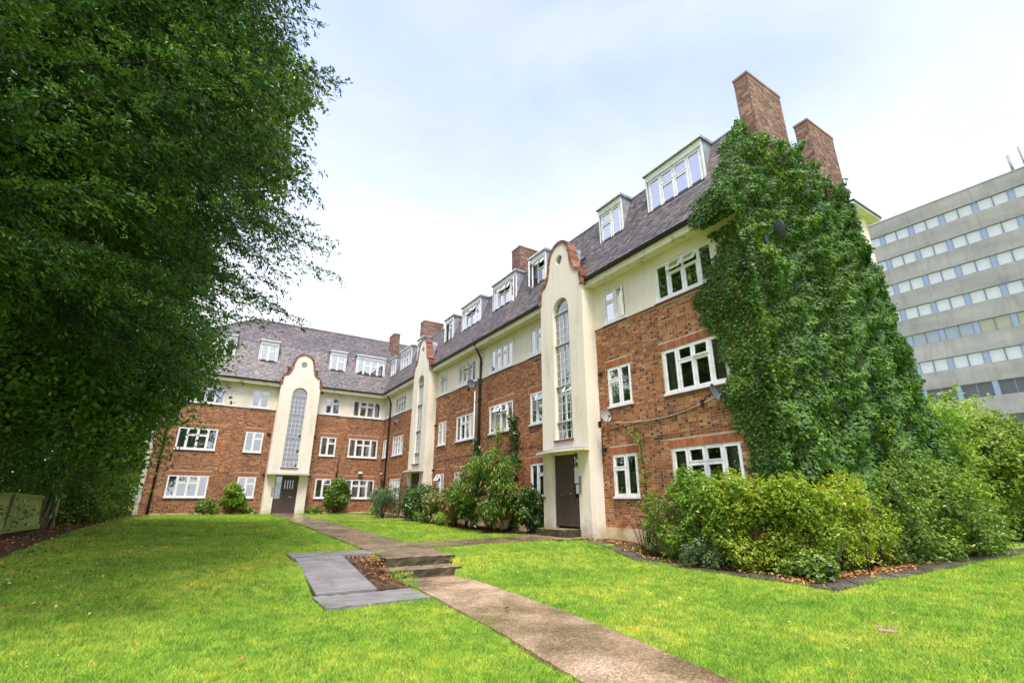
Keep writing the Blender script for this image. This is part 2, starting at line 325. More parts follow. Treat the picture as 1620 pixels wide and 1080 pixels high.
n1 = noise(t, 5, 5, .6, sc3=(8, 8, .8)); r = ramp(t, [(.3, (.55, .55, .55)), (.7, (1.15, 1.15, 1.1))]); t.links.new(n1.outputs['Fac'], r.inputs[0])
c = mixc(t, 1, rv.outputs[0], r.outputs[0], 'MULTIPLY'); t.links.new(c, b.inputs['Base Color'])
M_office, t, b = mat('office_concrete', (.5, .49, .48), .85, .2)
n1 = noise(t, .12, 6, .6, sc3=(1, 1, 4)); n2 = noise(t, 1.2, 5, .7, sc3=(1, 1, .25)); r = ramp(t, [(.35, (.25, .247, .25)), (.65, (.34, .335, .33))]); t.links.new(n1.outputs['Fac'], r.inputs[0])
r2 = ramp(t, [(.45, (1, 1, 1)), (.75, (.74, .74, .74))]); t.links.new(n2.outputs['Fac'], r2.inputs[0]); c = mixc(t, 1, r.outputs[0], r2.outputs[0], 'MULTIPLY'); t.links.new(c, b.inputs['Base Color'])
M_opanel, t, b = mat('office_blue_panel', (.22, .29, .42), .5, .4)
M_oblind, t, b = mat('office_white_blind', (.86, .87, .88), .6, .3)
M_oblind_y, t, b = mat('office_yellow_blind', (.56, .54, .34), .6, .3)
M_oblind_b, t, b = mat('office_pale_blue_blind', (.46, .53, .60), .6, .3)
M_odark, t, b = mat('office_dark_inside', (.10, .12, .15), .5, .3)
M_ofr, t, b = mat('office_frame', (.18, .19, .22), .5, .4)
M_glass_off = glass_mat('office_glass', (.95, .97, .99), f0=.05, gain=.7)
M_dish, t, b = mat('dish_grey', (.10, .11, .125), .6, .3)
M_dish_l, t, b = mat('dish_pale', (.30, .29, .25), .6, .3)
M_cable, t, b = mat('cable_grey', (.42, .38, .33), .6, .3)
M_orange, t, b = mat('orange_plastic', (.75, .36, .03), .5, .4)
M_terra, t, b = mat('terracotta', (.35, .15, .08), .8, .2)

# ------------------------------------------------------------------ terrain height
GY = np.array([-400, -60, -32, -25.75, -24.45, -20, -8, 0, 40, 400.]); GZ = np.array([-1.75, -1.75, -1.62, -1.60, -1.32, -1.24, -1.06, -.97, -.95, -.95])
def sstep(a, b_, x):
    t_ = np.clip((x-a)/(b_-a), 0, 1); return t_*t_*(3-2*t_)
def G(x, y):
    x = np.asarray(x, float); y = np.asarray(y, float)
    z = np.interp(y, GY, GZ)
    return z+.09*sstep(-5.5, -1.0, x)*sstep(-19, -22, y)*(1-sstep(4, 20, x)*.3)
def Gf(x, y): return float(G(x, y))

# ================================================================== GROUND
def grid_mesh(xs, ys, zoff=0, zfun=None):
    X, Y = np.meshgrid(xs, ys); Z = G(X, Y)+zoff
    if zfun is not None: Z = Z+zfun(X, Y)
    V = np.stack([X.ravel(), Y.ravel(), Z.ravel()], 1); nx = len(xs); ny = len(ys)
    i, j = np.meshgrid(np.arange(nx-1), np.arange(ny-1)); a = (j*nx+i).ravel()
    return V, np.stack([a, a+1, a+1+nx, a+nx], 1)
def lumpy(X, Y): return .018*np.sin(X*1.7+Y*.9)*np.sin(Y*1.3-X*.6)+.008*np.sin(X*5.1)*np.sin(Y*4.3)
xs = np.concatenate([[-900, -300, -120, -60], np.arange(-30, -9.4, .3), np.arange(-9.3, -4.9, .05), np.arange(-4.8, 30.01, .3), [60, 120, 300, 900]])
ys = np.concatenate([[-900, -300, -120, -60], np.arange(-42, -28, .3), np.arange(-27.9, -21.9, .05), np.arange(-21.7, 2.01, .3), [30, 60, 120, 300, 900]])
def dip(X, Y):
    return lumpy(X, Y)-.32*((X > -8.82) & (X < -7.22) & (Y > -26.1) & (Y < -22.6))-.32*((X > -7.4) & (X < -5.78) & (Y > -25.0) & (Y < -22.0))-.10*((X > -8.9) & (X < -7.4) & (Y > -27.1) & (Y < -26.0))-.26*((X > -7.3) & (X < -5.95) & (Y > -25.9) & (Y <= -25.0))
V, F = grid_mesh(xs, ys, -.02, dip)
link('lawn', npmesh('lawn', V, F, M_lawn, smooth=True))['kind'] = 'structure'

def strip(name, left, right, mat_, zs=None, zoff=.0, thick=.08, n=24, parent=None, kind='structure', var=None):
    """slab between two polylines (same number of points), following the ground or given heights"""
    mb = MB(); L = []; Rr = []
    for k in range(len(left)-1):
        for i in range(n if k < len(left)-2 else n+1):
            t_ = i/n
            for A, B in ((L, left), (Rr, right)):
                p = [B[k][j]*(1-t_)+B[k+1][j]*t_ for j in range(min(len(B[k]), len(B[k+1])))]
                A.append(p)
    m = len(L); vs = []
    for A in (L, Rr):
        for p in A:
            jx = random.uniform(-.012, .012)
            z = (p[2] if len(p) > 2 else Gf(p[0], p[1]))+zoff
            vs.append((p[0]+jx, p[1], z))
    vs += [(v[0], v[1], v[2]-thick) for v in vs]
    fs = []
    for i in range(m-1):
        fs += [(i, m+i, m+i+1, i+1), (2*m+i, i, i+1, 2*m+i+1), (m+i, 3*m+i, 3*m+i+1, m+i+1)]
    fs += [(0, 2*m, 3*m, m), (m-1, 2*m-1, 4*m-1, 3*m-1)]
    mb.add(vs, fs)
    o = mb.build(name, mat_, parent)
    if kind: o['kind'] = kind
    return o
# lower path from camera to steps (several cast lengths)
PL = [(-6.50, -25.10), (-6.98, -27.3), (-7.16, -29.6), (-7.50, -32.6), (-7.75, -36.5)]
PL = [(-7.16, -25.06, -1.62), (-7.24, -26.0, -1.622), (-7.34, -27.4), (-7.52, -29.6), (-7.80, -31.9), (-8.2, -37.0)]
PR = [(-5.88, -25.06, -1.62), (-5.96, -26.0, -1.622), (-6.06, -27.4), (-6.22, -29.6), (-6.58, -31.9), (-7.0, -37.0)]
strip('lower_path', PL, PR, M_path, zoff=.022, thick=.1)
# upper path, steps top to far entrance
UL = [(-7.20, -24.44, -1.30), (-7.12, -21.5, -1.262), (-6.95, -14, -1.14), (-6.78, -.85, -.955)]
UR = [(-5.72, -24.44, -1.30), (-5.62, -21.5, -1.262), (-5.50, -14, -1.14), (-5.44, -.85, -.955)]
strip('upper_path', UL, UR, M_path2, zoff=.025, thick=.34)
# branch path to the nearest entrance
BL = [(-5.60, -21.2), (-3.6, -21.30), (-1.85, -21.45)]; BRt = [(-5.66, -22.35), (-3.6, -22.6), (-1.85, -22.9)]
strip('branch_path', BL, BRt, M_path2, zoff=.018, thick=.08)
BL2 = [(-5.48, -7.5), (-3.0, -7.55), (-.55, -7.6)]; BR2 = [(-5.49, -8.8), (-3.0, -8.85), (-.55, -8.9)]
strip('branch_path_far', BL2, BR2, M_path2, zoff=.018, thick=.08).name = 'branch_path.001'

# steps
st = empty('garden_steps', (-6.5, -24.8, -1.6)); tag(st, 'two mossy concrete steps between the upper and the lower garden path', 'steps')
def rough_block(name, x0, x1, y0, y1, z0, z1, m, parent, sub=7, amp=.008):
    mb = MB(); bm_ = []
    nx = max(1, int((x1-x0)/.12)); ny = max(1, int((y1-y0)/.12)); nz_ = max(1, int((z1-z0)/.06))
    ox, oy, oz = (parent.location if parent else (0, 0, 0))
    def q(a, b, c): 
        return (a+random.uniform(-amp, amp)-ox, b+random.uniform(-amp, amp)-oy, c+random.uniform(-amp, amp)-oz)
    P = {}
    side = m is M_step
    def vid(i, j, k):
        if (i, j, k) not in P:
            P[i, j, k] = len(bm_); bm_.append(q(x0+(x1-x0)*i/nx, y0+(y1-y0)*j/ny, z0+(z1-z0)*k/nz_))
        return P[i, j, k]
    fs = []
    for i in range(nx):
        for j in range(ny): fs.append((vid(i, j, nz_), vid(i+1, j, nz_), vid(i+1, j+1, nz_), vid(i, j+1, nz_)))
        for k in range(nz_):
            fs.append((vid(i, 0, k), vid(i+1, 0, k), vid(i+1, 0, k+1), vid(i, 0, k+1))); fs.append((vid(i+1, ny, k), vid(i, ny, k), vid(i, ny, k+1), vid(i+1, ny, k+1)))
    for j in range(ny):
        for k in range(nz_):
            fs.append((vid(0, j+1, k), vid(0, j, k), vid(0, j, k+1), vid(0, j+1, k+1))); fs.append((vid(nx, j, k), vid(nx, j+1, k), vid(nx, j+1, k+1), vid(nx, j, k+1)))
    mb.add(bm_, fs)
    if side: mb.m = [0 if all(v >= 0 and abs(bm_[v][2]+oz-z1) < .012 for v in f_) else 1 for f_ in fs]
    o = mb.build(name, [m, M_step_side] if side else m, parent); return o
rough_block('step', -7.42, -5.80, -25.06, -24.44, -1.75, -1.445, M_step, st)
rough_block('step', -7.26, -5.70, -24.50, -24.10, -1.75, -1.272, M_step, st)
# timber ramp beside the steps: each board its own piece
rp = empty('timber_ramp', (-8.38, -24.8, -1.5)); tag(rp, 'grey timber boarded ramp bypassing the two garden steps', 'ramp')
y0, y1, z0, z1 = -23.45, -26.12, -1.27, -1.555; nb = 18
for k in range(nb):
    a = k/nb; b2 = (k+1)/nb; ya, yb = y0+(y1-y0)*a, y0+(y1-y0)*b2; za, zb = z0+(z1-z0)*a, z0+(z1-z0)*b2; lift = random.uniform(-.003, .003)
    mb = MB(); xa = -8.86-.05*a; xb = -7.90-.03*a
    vs = [(x+8.38, y+24.8, z+1.5+lift+dz) for dz in (0, -.035) for (x, y, z) in ((xa, ya-.005, za), (xa, yb+.005, zb), (xb, yb+.005, zb), (xb, ya-.005, za))]
    mb.add(vs, [(0, 1, 2, 3), (4, 7, 6, 5), (0, 4, 5, 1), (1, 5, 6, 2), (2, 6, 7, 3), (3, 7, 4, 0)], random.random())
    mb.build('board', M_ramp, rp)
for xx in (-8.9, -7.92):
    mb = MB(); vs = [(xx+8.38+dx, y+24.8, z+1.5+dz) for dx in (0, .05) for (y, z, dz) in ((y0, z0, -.03), (y1, z1, -.03), (y1, z1, -.14), (y0, z0, -.3))]
    mb.add(vs, [(0, 1, 2, 3), (7, 6, 5, 4), (0, 4, 5, 1), (1, 5, 6, 2), (2, 6, 7, 3), (3, 7, 4, 0)]); mb.build('stringer', M_pipe, rp)
o = rough_block('landing_slab', -8.90, -7.16, -23.43, -22.55, -1.55, -1.262, M_ramp, None); tag(o, 'flat grey slab at the top of the timber ramp', 'slab')
o = rough_block('landing_slab', -8.96, -7.36, -27.12, -26.15, -1.75, -1.590, M_ramp, None); tag(o, 'low concrete slab with a puddle at the foot of the timber ramp', 'slab')
strip('soil_pit', [(-7.90, -23.45, -1.42), (-7.92, -26.14, -1.575)], [(-7.30, -23.45, -1.42), (-7.36, -26.14, -1.575)], M_soil, thick=.05)

# soil beds and dark paving strip round the building
def bed(name, left, right, zoff=.01, m=M_soil): return strip(name, left, right, m, zoff=zoff, thick=.06, n=20)
bed('flower_bed', [(-.02, -9.0), (-.02, -20.7)], [(-1.5, -9.3), (-1.75, -20.9)])
bed('flower_bed', [(-.02, -.02), (-.02, -7.3)], [(-1.3, -1.2), (-1.5, -7.4)])
bed('flower_bed', [(-13.6, -.02), (-7.42, -.02)], [(-13.6, -.55), (-7.42, -.5)])
bed('flower_bed', [(-4.8, -.02), (-.6, -.02)], [(-4.8, -.55), (-1.2, -.9)])
bed('flower_bed', [(-.02, -23.3), (-.02, -28.9)], [(-.85, -23.5), (-.85, -29.8)])
bed('flower_bed', [(-.85, -28.9), (12, -28.9)], [(-.85, -29.75), (12, -29.5)], .012)
bed('flower_bed', [(-18, -30), (-18, -12), (-16.5, 2)], [(-13.6, -30), (-14.2, -12.3), (-13.7, 2)])
# dark flagstones of the border path, one by one
def flags(pts_in, pts_out, n, name='flagstone'):
    for k in range(n):
        a, b2 = k/n, (k+1)/n
        def at(P, t_):
            t_ *= len(P)-1; i = min(int(t_), len(P)-2); u = t_-i
            return (P[i][0]*(1-u)+P[i+1][0]*u, P[i][1]*(1-u)+P[i+1][1]*u)
        q = [at(pts_in, a+.0012), at(pts_out, a+.0012), at(pts_out, b2-.0012), at(pts_in, b2-.0012)]
        mb = MB(); dz = random.uniform(-.004, .004)
        vs = [(x, y, Gf(x, y)+.012+dz+random.uniform(-.003, .003)) for x, y in q]; vs += [(v[0], v[1], v[2]-.06) for v in vs]
        mb.add(vs, [(0, 1, 2, 3), (7, 6, 5, 4), (0, 4, 5, 1), (1, 5, 6, 2), (2, 6, 7, 3), (3, 7, 4, 0)], random.random())
        mb.build(name, M_pave, border)
border = tag(empty('border_path', (0, 0, 0)), None, None, None, 'structure')
flags([(-.86, -23.55), (-.86, -29.78)], [(-1.36, -23.5), (-1.46, -30.33)], 9)
flags([(-.84, -29.78), (13.5, -29.5)], [(-1.44, -30.35), (13.5, -30.0)], 18)
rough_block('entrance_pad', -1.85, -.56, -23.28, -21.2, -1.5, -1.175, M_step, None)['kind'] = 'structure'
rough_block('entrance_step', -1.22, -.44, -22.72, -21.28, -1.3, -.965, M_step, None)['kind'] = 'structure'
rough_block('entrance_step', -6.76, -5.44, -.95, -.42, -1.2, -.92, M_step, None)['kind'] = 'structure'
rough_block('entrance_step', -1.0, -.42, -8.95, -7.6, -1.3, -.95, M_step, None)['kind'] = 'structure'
# manhole of old bricks showing through the grass
dr = empty('sunken_brick_patch', (-3.3, -31.75, Gf(-3.3, -31.75)-.03)); tag(dr, 'small patch of sunken red bricks showing through the grass', 'brick patch')
for k in range(7):
    mb = MB(); mb.obox(Matrix.Rotation(.5, 4, 'Z'), -.33+k*.095, -.25+k*.095, -.09+random.uniform(-.02, .02), .1, .0, .028+random.uniform(-.004, .004), .5+.4*random.random())
    mb.build('brick', M_brick_stack, dr)

# ================================================================== BUILDING
apt = empty('apartment_building', (0, 0, 0)); tag(apt, 'long L-shaped red brick block of flats with cream top floor and slate grey mansard roof', 'building')
ROT = {'L': 0.0, 'R': -math.pi/2}
def loc(w, u, z=0, d=0): return (u, d, z) if w == 'L' else (d, -u, z)
def place(me, name, w, u=0, z=0, d=0, parent=None):
    return link(name, me, parent or apt, loc(w, u, z, d), (0, 0, ROT[w]))
S = [0.0, 2.75, 5.58]; H = [1.25, 4.03, 6.76]
BT = 5.5; BB = -.88; SOF = 7.08; EAV = 7.36
BIG = 2.05; SM = 1.02
Lwin = [('big', -12.46), ('small', -8.88), ('small', -4.31), ('big', -2.42)]
Rwin = [('slim', .12), ('big', 2.25), ('small', 5.55), ('small', 10.02), ('big', 12.32), ('big', 15.80), ('small', 19.17), ('small', 23.72), ('big', 26.03)]
LEN = {'L': (-13.5, 0.0), 'R': (0.0, 28.95)}
TOW = {'L': [-6.12], 'R': [8.3, 22.01]}
WW = {'big': BIG, 'small': SM, 'slim': .92}
ops = {'L': [], 'R': []}
for w, lst in (('L', Lwin), ('R', Rwin)):
    for kind, u in lst:
        for f_ in range(3):
            if kind == 'slim' and f_ == 0: ops[w].append((u, u+.92, -.86, 1.22, f_, 'door')); continue
            ops[w].append((u, u+WW[kind], S[f_], H[f_], f_, kind))
# backing wall sheets with real openings (brick joints on two floors, cream above)
def wall_cells(w, z0, z1, th, dfront, u0, u1):
    us = {u0, u1}; zs = {z0, z1}
    oo = [o for o in ops[w] if o[3] > z0 and o[2] < z1]
    for o in oo: us |= {o[0], o[1]}; zs |= {min(max(o[2], z0), z1), min(max(o[3], z0), z1)}
    us = sorted(u for u in us if u0 <= u <= u1); zs = sorted(zs); mb = MB()
    for i in range(len(us)-1):
        cu = (us[i]+us[i+1])/2; run = None
        for j in range(len(zs)-1):
            cz = (zs[j]+zs[j+1])/2
            inside = any(o[0] < cu < o[1] and o[2] < cz < o[3] for o in oo)
            if not inside: mb.box(us[i], us[i+1], dfront, th, zs[j], zs[j+1])
    return mb
# the two wings, one wall panel between each pair of stair towers
bricks_near = []
def var_brick():
    return random.choice([.02, .05]) if random.random() < .015 else random.uniform(.14, 1)
def brick_add(mb, pa, pb, z, v, e_, pa2=None):
    mb.add([(pa, .007, z), (pb, .007, z), (pb, .007, z+.065), (pa, .007, z+.065), (pa+.002, e_, z+.002), (pb-.002, e_, z+.002), (pb-.002, e_, z+.063), (pa+.002, e_, z+.063)],
           [(4, 5, 6, 7), (0, 1, 5, 4), (1, 2, 6, 5), (2, 3, 7, 6), (3, 0, 4, 7)], v)
for w in 'LR':
    segs = [LEN[w][0]]+[x for c_ in TOW[w] for x in (c_-1.24, c_+1.24)]+[LEN[w][1]]
    for si in range(0, len(segs), 2):
        u0, u1 = segs[si], segs[si+1]; near = w == 'R' and si+2 == len(segs)
        bw = wall_cells(w, BB, BT, .24, .0055, u0, u1).build('brick_wall', M_mortar, apt, (0, 0, 0), (0, 0, ROT[w]))
        wall_cells(w, BT, SOF+.2, .24, -.012, u0, u1).build('cream_wall', M_cream, apt, (0, 0, 0), (0, 0, ROT[w]))
        mb = MB(); mb.box(u0, u1, -.02, .2, -1.9, BB); mb.build('plinth', M_plinth, apt, (0, 0, 0), (0, 0, ROT[w]))
        mb = MB(); mb.box(u0, u1-(.03 if w == 'L' and u1 == 0 else 0), -.035, 0.0, BT-.03, BT+.012); mb.build('drip_course', M_sill, apt, (0, 0, 0), (0, 0, ROT[w]))
        oo = [(o[0]-.005, o[1]+.005, o[2]-.065, o[3]+.0) for o in ops[w]]
        lint = [(o[0]-.11, o[1]+.11, o[3]+.002, o[3]+.222) for o in ops[w] if o[4] < 2]
        mb = MB(); z = BB+.004; row = 0
        while z+.065 < BT-.03:
            u = u0-(.056 if row % 2 else .168); k = row
            cuts = sorted([(a, b2) for a, b2, c2, d2 in oo+lint if c2 < z+.05 and d2 > z+.015])
            while u < u1:
                ln = .1025 if k % 2 else .215; a, b2 = max(u, u0), min(u+ln, u1); full = (b2-a) > ln-.002
                pieces = [(a, b2)] if b2-a > .02 else []
                for ca, cb in cuts:
                    new = []
                    for pa, pb in pieces:
                        if cb <= pa or ca >= pb: new.append((pa, pb))
                        else:
                            full = False
                            if ca-pa > .02: new.append((pa, ca))
                            if pb-cb > .02: new.append((cb, pb))
                    pieces = new
                v = var_brick() if ln > .15 else (random.uniform(.0, .12) if random.random() < .26 else random.uniform(.14, 1))
                for pa, pb in pieces:
                    e_ = random.uniform(-.003, .002)
                    if near and full and u > 23.4 and u < 28.2 and z > -.3: bricks_near.append((u, z, ln, v, e_))
                    else: brick_add(mb, pa, pb, z, v, e_)
                u += ln+.010; k += 1
            z += .075; row += 1
        if near:                             # the nearest 300 bricks become objects, the rest stays joined
            bricks_near.sort(key=lambda q: (q[0]-34.95)**2+10.8**2+(q[1]+.14)**2 if (q[1] > 1.2 and q[0] < 27.6) else 1e4)
            for (u, z, ln, v, e_) in bricks_near[300:]: brick_add(mb, u, u+ln, z, v, e_)
            vm = {}
            for (u, z, ln, v, e_) in bricks_near[:300]:
                key = (ln, round(v*9))
                if key not in vm: q = MB(); brick_add(q, 0, ln, 0, v, 0); vm[key] = q.mesh('brick', M_brick)
                link('brick', vm[key], bw, (u, e_, z))
        o = mb.build('brickwork', M_brick, bw); o['kind'] = 'stuff'
        for o_ in ops[w]:                    # soldier-course lintels
            if o_[4] < 2 and u0 < o_[0] < u1:
                q = MB(); a = o_[0]-.1; n_ = int((o_[1]-o_[0]+.2)/.075); st_ = (o_[1]-o_[0]+.2)/n_
                for k in range(n_):
                    e_ = random.uniform(-.004, .002)-.002
                    q.box(a+k*st_+.005, a+(k+1)*st_-.005, e_, .0045, o_[3]+.006, o_[3]+.216, random.random())
                ln_ = q.build('lintel', M_brick_lintel, apt, (0, 0, 0), (0, 0, ROT[w])); ln_['kind'] = 'stuff'
# end walls, rear walls and internal floor of the block so that it is a solid building
mb = MB(); mb.box(-13.48, -13.26, .25, 8.3, -1.5, 7.3); mb.box(-13.26, 8.3, 8.3, 8.52, -1.5, 10.1); mb.box(8.3, 8.52, -28.7, 8.52, -1.5, 10.1)
mb.build('rear_wall', M_cream, apt)
# gable end wall (south-east end of the right wing), brick with the mansard outline
mb = MB(); prof = [(.24, -1.6), (8.55, -1.6), (8.55, 10.1), (.68, 10.1), (-.33, 7.36), (-.02, 7.3), (.0, 7.1), (.24, 7.1)]
prof = [(.24, -1.6), (8.55, -1.6), (8.55, 10.12), (.64, 10.12), (.24, 9.05)]
mb.prism(prof, -28.94, -28.70, 'y'); mb.build('gable_wall', M_cream, apt)
mb = MB(); mb.prism([(-.34, 7.36), (.24, 7.36), (.24, 9.04)], -28.94, -28.80, 'y'); mb.build('gable_cheek', M_lead, apt)
# inner dark core keeps daylight out behind the windows
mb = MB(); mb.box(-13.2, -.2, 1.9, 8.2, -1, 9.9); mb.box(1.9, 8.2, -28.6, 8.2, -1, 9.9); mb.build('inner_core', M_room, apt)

# eaves: soffit and fascia, gutter
def eave(w, a, b2):
    mb = MB(); mb.box(a, b2, -.36, -.014, SOF, SOF+.16); mb.box(a, b2, -.40, -.36, SOF-.02, SOF+.20); o = mb.build('eaves', M_eave, apt, (0, 0, 0), (0, 0, ROT[w]))
    mb = MB(); n_ = 8; pr = [(-.46+.055*math.cos(math.pi+math.pi*i/n_), SOF+.27+.075*math.sin(math.pi+math.pi*i/n_)) for i in range(n_+1)]
    pr += [(-.40, SOF+.285), (-.52, SOF+.285)]
    mb.prism(pr, a, b2, 'x'); 
    mb.v = [(x, y, z) for x, y, z in mb.v]; mb.build('gutter', M_black, apt, (0, 0, 0), (0, 0, ROT[w]))
for a, b2 in ((-13.9, -7.37), (-4.87, -.40)): eave('L', a, b2)
for a, b2 in ((-.0+.40, 7.05), (9.55, 20.76), (23.26, 29.0)): eave('R', a, b2)
mb = MB(); mb.box(-.40, -.014, -.40, -.014, SOF, SOF+.16); mb.box(-.5, -.40, -.44, -.40, SOF+.2, SOF+.29); mb.build('eaves_corner', M_eave, apt)

# ---------------- roof
KD, KZ = .65, 10.18; RD, RZ = 4.2, 12.9; ED, EZ = -.42, 7.36
def tile_field(w, ua_fun, ub_fun, d0, z0, d1, z1, holes, parent, course=.105, tw=.168, keep=None):
    """plain tiles laid in courses from (d0,z0) up to (d1,z1); holes: list of (ua,ub,za,zb)"""
    Ln = math.hypot(d1-d0, z1-z0); n_ = int(Ln/course); sd, sz = (d1-d0)/Ln, (z1-z0)/Ln; nd, nz_ = -sz, sd   # outward normal
    mb = MB(); singles = []
    for i in range(n_):
        t_ = i/n_; dd, zz = d0+(d1-d0)*t_, z0+(z1-z0)*t_; a, b2 = ua_fun(t_), ub_fun(t_); off = (i % 2)*tw/2
        k0 = int((a-off)/tw)-1
        for k in range(k0, int((b2-off)/tw)+2):
            ta, tb = max(k*tw+off, a), min((k+1)*tw+off-.004, b2)
            if tb-ta < .02: continue
            cz = zz+sz*course/2; cu = (ta+tb)/2
            if any(h[0] < cu < h[1] and h[2] < cz < h[3] for h in holes): continue
            j = random.uniform(-.004, .004); v = min(1, max(0, random.gauss(.5, .22)))
            lo = .030+j; hi = .012; L2 = course*1.03
            vs = [(ta, dd+nd*lo, zz+nz_*lo), (tb, dd+nd*lo, zz+nz_*lo), (tb, dd+sd*L2+nd*hi, zz+sz*L2+nz_*hi), (ta, dd+sd*L2+nd*hi, zz+sz*L2+nz_*hi),
                  (ta, dd, zz), (tb, dd, zz)]
            fs = [(0, 1, 2, 3), (4, 5, 1, 0)]
            if keep and keep(cu, cz): singles.append((vs, fs, v))
            else: mb.add(vs, fs, v)
    return mb, singles
roof = {}
for w in 'LR':
    mb = MB()
    if w == 'L':
        a0, a1, a2 = -13.5-.42, -13.5+.65, -13.5+4.2
        mb.add([(a0, ED, EZ), (.42*-1, ED, EZ), (KD, KD, KZ), (a1, KD, KZ)], [(0, 1, 2, 3)])
        mb.add([(a1, KD, KZ), (KD, KD, KZ), (RD, RD, RZ), (a2, RD, RZ)], [(0, 1, 2, 3)])
        mb.add([(a0, ED, EZ), (a1, KD, KZ), (a1, 8.3, KZ), (a0, 8.9, EZ)], [(0, 1, 2, 3)])
        mb.add([(a1, KD, KZ), (a2, RD, RZ), (a1, 8.9, KZ)], [(0, 1, 2)])
        mb.add([(a2, RD, RZ), (RD, RD, RZ), (9.0, 9.0, KZ), (a1, 9.0, KZ)], [(0, 1, 2, 3)])
    else:
        mb.add([(.42, ED, EZ), (29.02, ED, EZ), (29.02, KD, KZ), (-KD, KD, KZ)], [(0, 1, 2, 3)])
        mb.add([(-KD, KD, KZ), (29.1, KD, KZ), (28.95-4.2, RD, RZ), (-RD, RD, RZ)], [(0, 1, 2, 3)])
        mb.add([(28.95, KD, KZ-.05), (28.95, 9.05, KZ-.05), (28.95-4.2, RD, RZ)], [(0, 1, 2)])
        mb.add([(28.95-4.2, RD, RZ), (29.1, 9.05, KZ), (-9.0, 9.05, KZ), (-RD, RD, RZ)], [(0, 1, 2, 3)])
    roof[w] = mb.build('roof', M_felt, apt, (0, 0, 0), (0, 0, ROT[w]))
DZ0, DZ1 = 8.62, 10.22; DF = .14
dorm = {'L': [(u, k) for k, u in Lwin], 'R': [(u, k) for k, u in Rwin]}
for w in 'LR':
    holes = [(u-.02, u+WW[k]+.02, DZ0-.0, 11) for u, k in dorm[w]]+[(c_-1.0, c_+1.0, 0, 8.6) for c_ in TOW[w]]
    if w == 'L':
        f1 = lambda t_: -13.92+1.07*t_; g1 = lambda t_: -.42+1.07*t_; f2 = lambda t_: -12.85+3.55*t_; g2 = lambda t_: .65+3.55*t_
    else:
        f1 = lambda t_: .42-1.07*t_; g1 = lambda t_: 29.0; f2 = lambda t_: -.65-3.55*t_; g2 = lambda t_: 29.1-4.35*t_
    kp = (lambda u, z: u > 25.0 and u < 27.6 and z < 8.6) if w == 'R' else None
    mb, sg = tile_field(w, f1, g1, ED, EZ, KD, KZ, holes, roof[w], keep=kp)
    for vs, fs, v in sg[:300]:
        q = MB(); cx = np.array(vs).mean(0); q.add([tuple(np.array(p)-cx) for p in vs], fs, v); q.build('roof_tile', M_tile, roof[w], tuple(cx))
    for vs, fs, v in sg[300:]: mb.add(vs, fs, v)
    mb2, _ = tile_field(w, f2, g2, KD, KZ, RD, RZ, [], roof[w], course=.125 if w == 'L' else .25, tw=.17 if w == 'L' else .34)
    n0 = mb.n; mb.v += mb2.v; mb.f += [[i+n0 for i in f_] for f_ in mb2.f]; mb.var += mb2.var; mb.m += mb2.m; mb.sm += mb2.sm; mb.n += mb2.n
    o = mb.build('roof_tiles', M_tile, roof[w]); o['kind'] = 'stuff'
mb = MB()
mb.tube([(-9.3, 4.2, 12.93), (4.2, 4.2, 12.93), (4.2, -24.75, 12.93)], .11, 8); mb.tube([(-9.3, 4.2, 12.93), (-12.85, .65, 10.2), (-13.92, -.42, 7.4)], .09, 8)
mb.tube([(4.2, -24.75, 12.93), (.65, -29.1, 10.2)], .09, 8)
mb.build('ridge_tiles', M_tile, apt)
mb = MB(); mb.tube([(-.42, -.42, 7.42), (.65, .65, 10.22), (4.2, 4.2, 12.9)], .03, 6); mb.build('valley_lead', M_lead, apt)
mb = MB(); mb.box(-12.85, .65, .60, .70, KZ-.005, KZ+.035); mb.build('kerb_lead', M_lead, apt)
mb = MB(); mb.box(-.6, 29.02, .60, .70, KZ-.005, KZ+.04); mb.build('kerb_lead', M_lead, apt, (0, 0, 0), (0, 0, ROT['R']))
# rear eaves end seen past the gable
mb = MB(); mb.box(8.5, 9.22, -29.2, 9.0, 9.93, 9.998); mb.box(7.1, 8.499, -29.2, -28.95, 9.93, 9.998); mb.build('rear_eaves', M_white, apt)
mb = MB(); mb.box(7.1, 9.25, -29.23, 9.0, 10.0, 10.09); mb.build('rear_gutter', M_black, apt)

# ---------------- windows
def window_parts(kind, ht, flip=False, style='brick'):
    """local: u 0..W, d, z 0..ht ; returns frame MB and pane rects [(u0,u1,z0,z1)]"""
    W = WW[kind]; fr = MB(); panes = []
    f0 = .055; d0, d1 = .02, .085
    if kind == 'big':   us = [0, .245*W, .5*W, .755*W, W]; lights = [('full',), ('vent',), ('vent',), ('full',)]
    elif kind == 'small': us = [0, .47*W, W]; lights = [('full',), ('vent',)]
    else: us = [0, .5*W, W]; lights = [('full',), ('full',)]
    if flip: us = [W-u for u in us[::-1]]; lights = lights[::-1]
    fr.box(0, W, d0-.005, d1, 0, f0); fr.box(0, W, d0-.005, d1, ht-f0, ht)
    for i, u in enumerate(us):
        if i == 0: fr.box(0, f0, d0, d1, f0, ht-f0)
        elif i == len(us)-1: fr.box(W-f0, W, d0, d1, f0, ht-f0)
        else: fr.box(u-.032, u+.032, d0, d1, f0, ht-f0)
    tz = ht*.66
    vents = []
    for i, l in enumerate(lights):
        a = f0 if i == 0 else us[i]+.032; b2 = W-f0 if i == len(lights)-1 else us[i+1]-.032
        if l[0] == 'vent':
            fr.box(a, b2, d0, d1, tz-.03, tz+.03); panes.append((a, b2, f0, tz-.03)); vents.append((a, b2, tz+.03, ht-f0))
        else: panes.append((a, b2, f0, ht-f0))
    return fr, panes, vents
